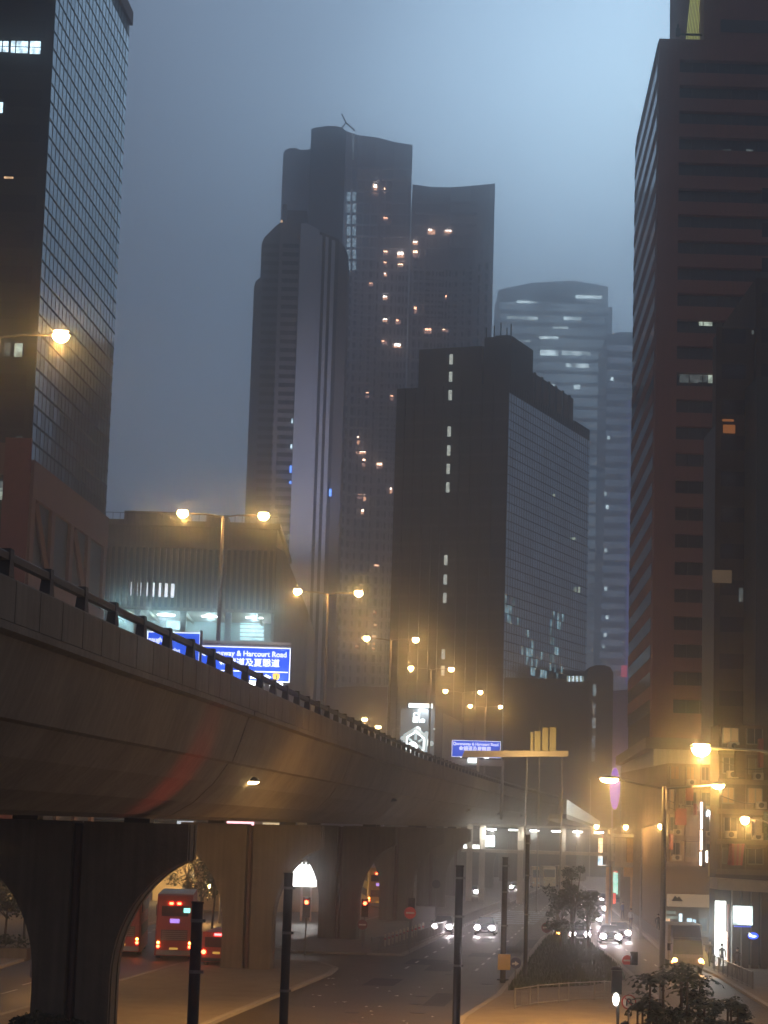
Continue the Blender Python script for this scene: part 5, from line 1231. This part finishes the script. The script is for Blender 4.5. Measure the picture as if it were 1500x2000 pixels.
def make_car(label, paint, group=None, roofsign=False):
    """front faces -Y"""
    e = thing('car', label, 'car', (0, 0, 0), group)
    b = MB(); loft_x([(-2.25, .38, .62, .72, .68), (-2.15, .25, .72, .84, .76), (-1.5, .22, .86, .88, .82), (-.8, .22, .93, .89, .84), (1.3, .22, .98, .89, .84), (2.0, .25, .98, .86, .78), (2.22, .4, .85, .76, .72)], 0, b); b.build('body', paint, e)
    b = MB(); loft_x([(-.95, .90, .94, .80, .78), (-.25, .90, 1.42, .80, .60), (1.0, .93, 1.45, .80, .60), (1.62, .93, .99, .78, .74)], 0, b); b.build('cabin_glass', GLASSD, e)
    b = MB(); loft_x([(-.22, 1.40, 1.46, .62, .58), (.3, 1.41, 1.50, .63, .58), (1.0, 1.41, 1.48, .62, .58)], 0, b); b.build('roof', paint, e)
    wheels(e, [(-.80, -1.38), (.80, -1.38), (-.80, 1.35), (.80, 1.35)])
    for s in (-1, 1):
        b = MB(); b.ell((s * .60, -2.2, .66), .25, .11, .21, 12, 6); b.build('headlight', HEADL, e)  # lens made oversized so its shape reads as glare
        b = MB(); b.box((s * .66 - .14, 2.16, .68), (s * .66 + .14, 2.25, .82)); b.build('tail_light', TAIL, e)
        b = MB(); b.box((s * .95 - .09, -.75, .95), (s * .95 + .07, -.62, 1.08)); b.build('wing_mirror', paint, e)
        b = MB(); b.box((s*.885 - .006, -.2, .45), (s*.885 + .006, -.19, .93)); b.box((s*.885 - .006, .75, .45), (s*.885 + .006, .76, .93)); b.build('door_seam', BLACK, e)
    b = MB(); b.box((-.42, -2.27, .42), (.42, -2.2, .58)); b.build('grille', BLACK, e)
    b = MB(); b.box((-.26, -2.3, .33), (.26, -2.27, .44)); b.box((-.26, 2.23, .5), (.26, 2.26, .61)); b.build('number_plate', WHITEP, e)
    if roofsign: b = MB(); b.box((-.2, .1, 1.5), (.2, .3, 1.62)); b.build('roof_sign', mat('taxi_sign', (.8,.8,.5), .5, emit=(1, .95, .6), es=1.0), e)
    return e
PDARK = mat('dark_car_paint', (.03, .03, .04), .3); PSIL = mat('silver_car_paint', (.35, .35, .36), .35, .4); PRED = mat('taxi_red_paint', (.40, .02, .015), .35)
def headbeams(e_loc, yaw, pw=260):
    """the pair of dipped beams of a car at e_loc facing -Y turned by yaw"""
car0 = make_car('left of the two oncoming cars with blazing headlamps', PDARK, 'oncoming cars on the main road')
M_ = math.atan(-.115)
gg = gp(869, 1826); car0.location = (gg.x, gg.y + 2.3, 0.004); car0.rotation_euler = (0, 0, M_)
def beams(car, pw=70, offroad=14):
    for s in (-1, 1):
        ld2 = light('headlamp_beam', 'SPOT', (s * .6, -2.4, .66), (1, .9, .86), pw, None, .06, 60, .8); ld2.rotation_euler = (R(84), 0, R(180)); ld2.parent = car
beams(car0, 45)
gg = gp(952, 1828); car1 = dup(car0, (gg.x, gg.y + 2.3, .004), M_, 'right of the two oncoming cars with blazing headlamps')
# glow reflections stay physical: wet-looking asphalt is in the material
cs = [(1196, 1846, 'leading car of the queue in the right street, headlamps on', .0), (1215, 1838, 'second car in the right street, behind the leading car', .0), (1160, 1808, 'third car in the right street, partly behind the tree', 0), (1172, 1786, 'far car in the right street under the footbridge', 0)]
for px, py, lab, yw in cs:
    gg = gp(px, py); dup(car1, (gg.x, gg.y + 2.3, .004), -.05, lab, 'cars queuing in the right street')
gg = gp(1133, 1842); dup(car1, (gg.x + .2, gg.y + 3, .004), -.06, 'car half hidden by the island trees with cold white lamps', 'cars queuing in the right street')
for px, py, lab in [(1148, 1778, 'small far car at left of the right street queue'), (1186, 1770, 'small far car at right of the right street queue'), (1160, 1762, 'tiny farthest car headlamps of the right street')]:
    gg = gp(px, py); dup(car1, (gg.x, gg.y + 2, .004), -.05, lab, 'cars queuing in the right street')
for px, py, lab in [(924, 1752, 'far car under the footbridge, lamps lit, at left'), (1010, 1742, 'far dark car crossing beyond the footbridge')]:
    gg = gp(px, py); dup(car1, (gg.x, gg.y + 2, .004), M_, lab, 'far cars beyond the footbridge')
# red car whose roof peeks over the bottom edge, seen from behind
taxi = make_car('dark red car roof just showing at the bottom edge', PRED)
q = at(712, 1993, 83.5); taxi.location = (q.x, 83.5, .004); taxi.rotation_euler = (0, 0, math.pi + .05)
t2 = dup(taxi, (gp(92, 1888).x - 1.0, gp(92, 1888).y - 1, .004), -.08 , 'car at far left whose single tail lamp shows beside the first pier'); 
t2.rotation_euler = (0, 0, 0); t2.location = (at(92, 1874, 121).x + .62, 123, .004)
t2.rotation_euler = (0, 0, math.pi - .05)
# lorry
lo = thing('lorry', 'box lorry with amber lamps facing the camera at lower right', 'lorry', (0, 0, 0))
LP = mat('lorry_cab_paint', (.12, .08, .09), .45); LB_ = mat('lorry_box_paint', (.50, .44, .36), .6, var=.1)
b = MB(); loft_x([(-.1, .45, 1.0, .95, .98), (0, .4, 1.25, 1.02, 1.0), (.12, .4, 2.15, 1.02, .92), (.35, .4, 2.25, 1.02, .92), (1.5, .4, 2.28, 1.02, .92)], 0, b); b.build('cab', LP, lo)
b = MB(); b.add([(-.96, -.07, 1.24), (.96, -.07, 1.24), (.90, .06, 2.12), (-.90, .06, 2.12), (-.96, .0, 1.24), (.96, .0, 1.24), (.90, .13, 2.12), (-.90, .13, 2.12)], [(0,1,2,3),(7,6,5,4),(0,4,5,1),(1,5,6,2),(2,6,7,3),(3,7,4,0)]); b.build('windscreen', GLASSD, lo)
b = MB(); b.box((-1.12, 1.7, .75), (1.12, 6.5, 3.05)); b.build('cargo_box', LB_, lo)
b = MB(); b.hexa([(-.95, .5, 2.3), (.95, .5, 2.3), (.95, 1.66, 2.3), (-.95, 1.66, 2.3)], [(-.9, 1.2, 2.95), (.9, 1.2, 2.95), (.95, 1.66, 3.0), (-.95, 1.66, 3.0)]); b.build('wind_deflector', LP, lo)
wheels(lo, [(-.85, .75), (.85, .75), (-.85, 4.9), (.85, 4.9)], .42, .26)
b = MB(); b.box((-1.0, -.16, .38), (1.0, -.02, .62)); b.build('bumper', GREYM, lo)
b = MB(); b.box((-.6, -.1, .72), (.6, -.04, .98)); b.build('grille', BLACK, lo)
b = MB(); b.box((-.26, -.2, .44), (.26, -.17, .56)); b.build('number_plate', mat('dim_plate', (.5, .48, .4), .5), lo)
for s in (-1, 1):
    b = MB(); b.ell((s * .84, -.13, .86), .15, .06, .13, 12, 6); b.build('headlight', mat('amber_headlamp', (.8,.5,.2), .3, emit=(1, .52, .16), es=26), lo)
    b = MB(); b.box((s * 1.0 - .05, -.1, .68), (s * 1.0 + .05, .02, .8)); b.build('indicator', AMB, lo)
    b = MB(); b.box((s * 1.22 - .1, .0, 1.45), (s * 1.22 + .1, .08, 1.9)); b.bar((s*1.0, .1, 1.9), (s*1.2, .05, 1.85), .02, n=4); b.build('wing_mirror', BLACK, lo)
    b = MB(); b.bar((s*.4 - .3, -.075, 1.3), (s*.4 + .25, -.07, 1.42), .015, n=4); b.build('wiper', BLACK, lo)
    light('headlamp_glow', 'SPOT', (s * .84, -.3, .86), (1, .5, .18), 160, lo, .06, 110, .9).rotation_euler = (R(80), 0, R(180))
q = gp(1343, 1902); lo.location = (q.x, q.y, .004); lo.rotation_euler = (0, 0, -.03)
# double-decker
def make_bus(label, body, stripe=None, rear=True):
    """rear faces -Y when rear=True"""
    e = thing('double_decker_bus', label, 'bus', (0, 0, 0), 'double-decker buses')
    b = MB(); loft_x([(-.05, .6, 4.0, 1.12, 1.05), (.05, .35, 4.3, 1.22, 1.12), (.4, .3, 4.38, 1.25, 1.15), (10.6, .3, 4.38, 1.25, 1.15), (10.95, .4, 4.2, 1.2, 1.1)], 0, b); b.build('body', body, e)
    for z0, z1 in ((1.35, 2.1), (2.95, 3.65)):
        b = MB(); b.box((-1.262 + .02, .8, z0), (-1.20, 10.2, z1)); b.box((1.20, .8, z0), (1.262 - .02, 10.2, z1)); b.build('side_windows', mat('bus_window', (.02, .02, .025), .45, spec=.3), e)
    b = MB(); b.box((-.85, -.09, 2.95), (.85, .0, 3.62)); b.build('upper_rear_window', GLASSD, e)
    b = MB(); b.box((-.85, -.09, 1.35), (.85, .0, 2.05)); b.build('engine_grille', mat('bus_louvre', (.06, .03, .03), .5), e)
    for k in range(5): b = MB(); b.box((-.8, -.12, 1.4 + k * .13), (.8, -.09, 1.45 + k * .13)); b.build('louvre_slat', GREYM, e)
    b = MB(); b.box((-1.1, -.12, .4), (1.1, -.04, .7)); b.build('rear_bumper', GREYM, e)
    b = MB(); b.box((-.27, -.15, .75), (.27, -.12, .88)); b.build('number_plate', YELLS, e)
    b = MB(); b.box((-.3, -.12, 2.5), (.3, -.1, 2.78)); b.build('route_display', mat('bus_route', (.3,.1,.4), .4, emit=(.5, .3, 1), es=1.2), e)
    b = MB(); b.box((-1.1, .5, 4.38), (1.1, 10.2, 4.43)); b.build('roof', mat('bus_roof', (.55, .55, .52), .4), e)
    for s in (-1, 1):
        b = MB(); b.disc((s * 1.0, -.07, .95), .1, th=.05); b.build('tail_light', TAIL, e)
        b = MB(); b.disc((s * 1.0, -.07, 1.2), .08, th=.05); b.build('indicator', AMB, e)
        b = MB(); b.box((s * .25 - .12, -.12, 3.72), (s * .25 + .12, -.06, 3.86)); b.build('upper_brake_light', TAIL, e)
    wheels(e, [(-1.05, 2.6), (1.05, 2.6), (-1.05, 8.6), (1.05, 8.6)], .5, .3)
    return e
BR = mat('bus_red_paint', (.40, .045, .03), .5)
bus = make_bus('red double-decker seen from behind through the first arch', BR)
q = gp(338, 1877); bus.location = (q.x, q.y, .004); bus.rotation_euler = (0, 0, .06); bus.scale = (1, 1, .95)
b = MB(); b.box((.55, -.12, 3.2), (.95, -.1, 3.5)); o = b.build('green_route_number', mat('bus_green', (.1,.5,.4), .4, emit=(.3, 1, .8), es=2.2)); o.parent = bus
light('soffit_red_spot', 'SPOT', (at(712, 1993, 82).x, 80.5, 1.2), (1, .04, .015), 1500, None, .6, 30, 1.0, aim=at(362, 1530, 80))  # red spot added to throw the red patch onto the flyover underside
light('tail_glow', 'POINT', (0, -.9, 1.1), (1, .14, .04), 260, bus, .2)
light('tail_glow', 'POINT', (.4, -1.6, 3.4), (1, .10, .03), 120, bus, .2)
b2 = dup(bus, (gp(276, 1888).x - 2.3, gp(276, 1888).y + 9, .004), .06, 'second red double-decker left of the first, mostly behind the pier')
for ch in list(b2.children):
    if ch.name.startswith('green_route'): bpy.data.objects.remove(ch)
ybus = make_bus('yellow double-decker through the second arch', mat('bus_yellow_paint', (.62, .45, .12), .4))
q = gp(738, 1768); ybus.location = (q.x, 232, .004); ybus.rotation_euler = (0, 0, .06); bus.scale = (1, 1, .95)
light('bus_saloon_light', 'POINT', (0, -3.2, 3.0), (1, .7, .35), 220, ybus, .3)
# red minibus right of the near post
mbv = thing('minibus', 'red minibus with a long brake lamp, right of the thick post', 'minibus', (0, 0, 0))
b = MB(); loft_x([(-.05, .45, 1.9, .9, .85), (.05, .35, 2.15, .98, .9), (5.2, .3, 2.2, .98, .9), (6.0, .35, 1.6, .95, .88)], 0, b); b.build('body', BR, mbv)
b = MB(); b.box((-.72, -.08, 1.25), (.72, .0, 1.85)); b.build('rear_window', GLASSD, mbv)
b = MB(); b.box((-.15, -.13, 1.95), (.75, -.04, 2.08)); b.build('high_brake_light', mat('brake_bar', (.3,0,0), .3, emit=(1, .1, .1), es=9), mbv)
for s in (-1, 1): b = MB(); b.disc((s * .78, -.08, .95), .13, th=.06); b.build('tail_light', TAIL, mbv)
b = MB(); b.box((-.22, -.1, .85), (.22, -.06, .98)); b.build('number_plate', YELLS, mbv); b = MB(); b.box((-.9, -.1, .4), (.9, -.04, .6)); b.build('bumper', BLACK, mbv)
wheels(mbv, [(-.82, 1.2), (.82, 1.2), (-.82, 4.8), (.82, 4.8)], .35, .2)
q = gp(419, 1893); mbv.location = (q.x, q.y + 1, .004); mbv.rotation_euler = (0, 0, -.1)
light('tail_glow', 'POINT', (0, -.8, 1.1), (1, .08, .03), 50, mbv, .2)
# far minibuses, front on
def far_bus(px, py, D, wpx, hpx, label, m):
    e = thing('minibus', label, 'minibus', (0, 0, 0), 'pale buses parked beyond the footbridge')
    W = wpx / FPX * D / 2; Hh = hpx / FPX * D
    b = MB(); loft_x([(-.05, .4, Hh * .8, W * .92, W * .88), (.1, .35, Hh, W, W * .92), (6, .35, Hh, W, W * .92)], 0, b); b.build('body', m, e)
    b = MB(); b.box((-W * .82, -.09, Hh * .52), (W * .82, .04, Hh * .86)); b.build('windscreen', GLASSD, e)
    for s in (-1, 1): b = MB(); b.disc((s * W * .7, -.1, Hh * .28), .12, th=.06); b.build('headlight', WPALE, e)
    wheels(e, [(-W * .85, 1.2), (W * .85, 1.2), (-W * .85, 4.8), (W * .85, 4.8)], .4, .22)
    p = at(px, py, D); e.location = (p.x, D, .004 if abs(p.z) < 6 else 0)
far_bus(1047, 1712, 330, 14, 42, 'slim ochre bus left of the two pale buses beyond the footbridge', mat('ochre_bus', (.5, .33, .12), .5))
far_bus(1073, 1712, 335, 26, 42, 'pale yellow bus under the middle of the footbridge', mat('pale_bus', (.6, .52, .34), .5))
far_bus(1101, 1716, 345, 26, 40, 'dim bus right of the pale yellow bus', mat('dim_bus', (.35, .27, .18), .5))

# ================================================================== TREES, SHRUBS
def leafmesh(mb, c, r, n, s, rnd, flat=.8):
    for _ in range(n):
        d = Vector((rnd.gauss(0, 1), rnd.gauss(0, 1), rnd.gauss(0, 1))).normalized() * (rnd.random() ** .45) * r
        p = Vector(c) + Vector((d.x, d.y, d.z * flat)); a = Vector((rnd.gauss(0,1), rnd.gauss(0,1), rnd.gauss(0,.6))).normalized(); b_ = a.cross(Vector((rnd.gauss(0,1), rnd.gauss(0,1), rnd.gauss(0,1)))).normalized()
        q = s * rnd.uniform(.6, 1.4)
        mb.add([p - a * q, p + b_ * q * .5, p + a * q, p - b_ * q * .5], [(0,1,2,3)])
def tree(x, y, h, cr, label, name='street_tree', seed=0, leaf=.13, n=1500, trunk_r=.14, group='trees', m=LEAF, z0=.14):
    rnd = random.Random(seed); e = thing(name, label, 'tree', (x, y, z0), group)
    tb = MB(); top = Vector((x + rnd.uniform(-.3, .3), y, z0 + h * .6)); tb.bar((x, y, z0 - .1), top, trunk_r, trunk_r * .6, 8)
    lm = MB(); k = 11; n = int(n * .8)
    for i in range(k):
        a = 2 * math.pi * i / k + rnd.uniform(-.3, .3); rr = cr * rnd.uniform(.35, .8)
        c = Vector((x + rr * math.cos(a), y + rr * math.sin(a), z0 + h * rnd.uniform(.42, .98) - cr * .15))
        tb.bar(Vector((x, y, z0 + h * rnd.uniform(.3, .55))), c, trunk_r * .45, trunk_r * .12, 5)
        leafmesh(lm, c, cr * rnd.uniform(.22, .55), n // k, leaf, rnd)
    tb.build('trunk', BARK, e); lm.build('crown', m, e); return e
g1 = gp(1112, 1848); tree(g1.x, 168, 6.3, 1.5, 'tallest dark tree on the grass island, in front of the footbridge', seed=1, n=2600, trunk_r=.2)
g1 = gp(1093, 1848); tree(g1.x - .4, 166, 3.6, 1.2, 'bushy small tree left of the tallest island tree', seed=2, n=1500)
g1 = gp(1128, 1845); tree(g1.x, 165, 4.3, 1.0, 'narrow tree right of the tallest island tree', seed=3, n=1500)
g1 = gp(1080, 1820); tree(g1.x, 190, 4.0, 1.2, 'low tree at the far tip of the island', seed=9, n=1000)
for i, (px, D, h, cr, lab) in enumerate([(365, 205, 7.0, 2.4, 'wide tree above the bus roof, seen through the first arch'), (398, 190, 6.0, 2.0, 'tree with visible branches right of the bus roof'), (418, 180, 7.6, 1.6, 'tree touching the top of the first arch'), (432, 200, 6.5, 1.2, 'slim tree beside the second pier'),
                                    (16, 150, 5.5, 2.6, 'round dark tree at the left edge under the viaduct'), (54, 158, 5.0, 1.8, 'tree with bare trunk at left, nearer the first pier'), (85, 165, 5.0, 1.6, 'thin tree close to the left side of the first pier')]):
    p = at(px, 1700, D); tree(p.x, D, h, cr, lab, seed=20 + i, n=1400, trunk_r=.1, z0=.1)
hd_ = thing('planter_hedge', 'long dark hedge in a raised planter at the left edge', 'hedge', (-24, 136, 0))
b = MB(); b.box((-31, 135.2, 0), (-21.2, 137, .75)); b.build('planter', CONC2, hd_)
b = MB(); rnd = random.Random(4)
for k in range(26): leafmesh(b, (-30.5 + k * .36, 136, 1.15), .55, 60, .1, rnd)
b.build('foliage', LEAF, hd_)
def shrub(x, y, r, h, label, seed, palm=False, group='shrubs in the near planters'):
    rnd = random.Random(seed); e = thing('palm_shrub' if palm else 'shrub', label, 'plant', (x, y, 0), group)
    sb_ = MB(); lf = MB()
    if palm:
        for t in range(5):
            bx, by = x + rnd.uniform(-.5, .5) * r, y + rnd.uniform(-.4, .4); hh = h * rnd.uniform(.55, 1)
            sb_.bar((bx, by, 0), (bx, by, hh), .06, .04, 6)
            for f_ in range(13):
                a = 2 * math.pi * f_ / 13 + rnd.uniform(-.2, .2); L = r * rnd.uniform(.6, .95); prev = Vector((bx, by, hh)); el = rnd.uniform(.2, 1.1)
                for s_ in range(5):
                    el2 = el - .38 * s_; nx = prev + Vector((math.cos(a) * math.cos(el2), math.sin(a) * math.cos(el2), math.sin(el2))) * L / 5
                    side = Vector((-math.sin(a), math.cos(a), 0)); w_ = .13 * (1 - s_ * .14)
                    for sg in (-1, 1):
                        tip = (prev + nx) / 2 + side * sg * w_ * 2.0 - Vector((0, 0, w_ * .7)); lf.add([prev, nx, tip], [(0,1,2)])
                    lf.add([prev - side * .02, nx - side * .02, nx + side * .02, prev + side * .02], [(0,1,2,3)]); prev = nx
    else:
        for t in range(7):
            c = (x + rnd.uniform(-.6, .6) * r, y + rnd.uniform(-.5, .5) * r, h * rnd.uniform(.4, .85)); sb_.bar((x, y, 0), c, .03, .015, 4); leafmesh(lf, c, r * rnd.uniform(.3, .5), 260, .07, rnd)
    sb_.build('stems', BARK, e); lf.build('fronds' if palm else 'foliage', LEAF, e); return e
for i, (px, D, ytop, r, pl, lab) in enumerate([(1265, 84, 1945, .8, True, 'small palm at left of the dark palm clump, bottom right'), (1300, 80, 1905, 1.2, True, 'tall palm in front of the lorry'), (1335, 82, 1893, 1.2, True, 'tallest palm of the clump, centred before the lorry'), (1372, 78, 1915, 1.1, True, 'palm right of the tallest one, spiky crown'), (1405, 84, 1935, 1.0, True, 'low palm toward the blue-lit pavement'),
                                          (1290, 76, 1958, .9, False, 'leafy shrub under the palms, left'), (1350, 74, 1950, 1.2, False, 'leafy shrub filling the centre under the palms'), (1405, 76, 1965, .9, False, 'leafy shrub under the palms, right'), (1448, 80, 1958, .6, True, 'separate small palm right of the clump'), (1230, 90, 1990, .5, False, 'low shrub behind the no U-turn sign'),
                                          (1484, 82, 1975, .6, False, 'shrub in the bottom right corner'), (40, 80, 1972, 1.0, False, 'dark shrub in the bottom left corner'), (95, 82, 1978, .9, False, 'dark shrub at the foot of the first pier, left'), (150, 82, 1982, .8, False, 'dark shrub at the foot of the first pier, right')]):
    p = at(px, ytop, D); shrub(p.x, D, r, max(.6, p.z), lab, 50 + i, pl)

# ================================================================== PEOPLE
def person(px, py, yaw, label, top, trousers, hair=(.02, .015, .012), scale=1.0, stride=.35, seed=0):
    g_ = gp(px, py, .14)
    J_ = {'pel': (0, 0, .95), 'wst': (0, 0, 1.10), 'chs': (0, .0, 1.32), 'nek': (0, .01, 1.48), 'nk2': (0, -.01, 1.55)}
    V = [(0,0,.95),(0,0,1.12),(0,0,1.34),(0,.0,1.46),(0,-.01,1.54)]; Rr = [.135,.125,.15,.07,.055]; E = [(0,1),(1,2),(2,3),(3,4)]
    def chain(root, pts, rad):
        prev = root
        for p_, r_ in zip(pts, rad): V.append(p_); Rr.append(r_); E.append((prev, len(V) - 1)); prev = len(V) - 1
    for s in (-1, 1):
        st = stride * s
        chain(0, [(s*.09, 0, .90), (s*.1, -st*.5, .50 + abs(st)*.02), (s*.1, -st + (.12 if s < 0 else 0), .09), (s*.1, -st - .13 + (.10 if s < 0 else 0), .05)], [.10, .062, .042, .035])
        chain(2, [(s*.19, 0, 1.40), (s*.24, st*.25, 1.13), (s*.22, st*.55 - .08, .90), (s*.22, st*.6 - .14, .82)], [.065, .047, .034, .03])
    me = bpy.data.meshes.new('person'); me.from_pydata(V, E, []); o = bpy.data.objects.new('person', me); COL.objects.link(o)
    sk = o.modifiers.new('s', 'SKIN'); 
    for i, r_ in enumerate(Rr): me.skin_vertices[0].data[i].radius = (r_, r_ * .8)
    me.skin_vertices[0].data[0].use_root = True
    o.modifiers.new('u', 'SUBSURF').levels = 1
    dg = bpy.context.evaluated_depsgraph_get(); m2_ = bpy.data.meshes.new_from_object(o.evaluated_get(dg)); bpy.data.objects.remove(o)
    skin = mat('skin', (.42, .26, .18), .6)
    m2_.materials.clear()
    for k in (mat('top_' + str(seed), top, .8), mat('trousers_' + str(seed), trousers, .8), skin, BLACK): m2_.materials.append(k)
    for pl in m2_.polygons:
        z = pl.center.z; x = abs(pl.center.x)
        pl.material_index = 3 if z < .08 else 2 if (z > 1.48 or (x > .17 and z < .93)) else 0 if z > .93 else 1
        pl.use_smooth = True
    m2_.name = 'person'; o = bpy.data.objects.new('person', m2_); COL.objects.link(o)
    o['label'] = label; o['category'] = 'person'; o['group'] = 'pedestrians on the right pavement'
    o.location = g_; o.rotation_euler = (0, 0, yaw); o.scale = (scale,) * 3
    def ch(b, nm, m): c_ = b.build(nm, m, None, True); c_.parent = o; return c_
    b = MB(); b.ell((0, -.01, 1.65), .078, .095, .115, 14, 10); h_ = ch(b, 'head', skin)
    b = MB(); b.ell((0, .02, 1.685), .09, .10, .10, 14, 8, -.2, 1); ch(b, 'hair', mat('hair', hair, .7))
    for s in (-1, 1):
        b = MB(); b.ell((s*.03, -.10, 1.66), .012, .008, .009, 8, 5); c_ = b.build('eye', BLACK); c_.parent = h_
        b = MB(); b.ell((s*.079, .0, 1.65), .012, .02, .03, 8, 5); c_ = b.build('ear', skin); c_.parent = h_
        for f_ in range(4):
            b = MB(); b.bar((s*.22 + (f_-1.5)*.016, -.02 + s*stride*.6*1 - .14, .81), (s*.22 + (f_-1.5)*.018, -.035 + s*stride*.6 - .14, .735), .008, .006, 5); ch(b, 'finger', skin)
        b = MB(); b.bar((s*.20, -.05 + s*stride*.6 - .14, .82), (s*.19, -.08 + s*stride*.6 - .14, .775), .009, .007, 5); ch(b, 'thumb', skin)
    b = MB(); b.bar((0, -.10, 1.65), (0, -.122, 1.63), .012, .01, 6); c_ = b.build('nose', skin); c_.parent = h_
    b = MB(); b.box((-.025, -.102, 1.598), (.025, -.095, 1.605)); c_ = b.build('mouth', RED); c_.parent = h_
    return o
person(1399, 1877, 2.2, 'person in grey top mid-stride against the bright shopfront', (.12, .13, .15), (.03, .03, .05), stride=.38, seed=1)
person(1386, 1888, 2.6, 'person in dark coat close to the lorry side', (.02, .02, .03), (.02, .02, .025), stride=.2, seed=2)
person(1252, 1800, .5, 'far walker in pale shirt under the footbridge landing', (.35, .33, .3), (.05, .05, .07), stride=.3, seed=3)
person(1262, 1803, -.4, 'far walker in dark red shirt beside the pale-shirted walker', (.2, .04, .03), (.03, .03, .04), stride=.25, seed=4)
person(1285, 1825, 3.0, 'walker in dark clothes behind the kerb railing', (.03, .03, .035), (.02, .02, .02), stride=.3, seed=5)
person(1232, 1812, 2.9, 'walker in white shirt nearest the ochre column', (.5, .5, .48), (.05, .05, .08), stride=.22, seed=7)
person(1296, 1838, .2, 'walker in mustard top between railing and tall street pole', (.4, .28, .08), (.04, .04, .05), stride=.3, seed=8)
person(1216, 1796, 3.1, 'small far walker in blue top by the kerb', (.08, .12, .3), (.03, .03, .04), stride=.3, seed=9)
person(1410, 1896, .3, 'person in pale jacket standing in the light of the bright shop', (.4, .4, .42), (.03, .03, .05), stride=.1, seed=10)
person(1440, 1906, 3.3, 'person in brown jacket among the shop columns', (.12, .07, .04), (.03, .03, .03), stride=.15, seed=6)

# ================================================================== AIR
hz = MB(); hz.box((-505, -65, -1), (525, 1405, 385)); h_ = hz.build('haze', mat('haze_air', (1, 1, 1)))
h_['kind'] = 'stuff'; h_['label'] = 'thin night fog filling the whole street'
hm = h_.data.materials[0]; hn = hm.node_tree; hn.nodes.clear()
ho = hn.nodes.new('ShaderNodeOutputMaterial'); ha = hn.nodes.new('ShaderNodeAddShader')
for k, (dens, g_) in enumerate(((.00105, .42), (.0008, .984))):     # fine mist plus the larger droplets that make halos
    hv = hn.nodes.new('ShaderNodeVolumePrincipled')
    hv.inputs['Color'].default_value = (.88, .94, .99, 1); hv.inputs['Density'].default_value = dens; hv.inputs['Anisotropy'].default_value = g_
    hn.links.new(hv.outputs[0], ha.inputs[k])
hn.links.new(ha.outputs[0], ho.inputs['Volume'])
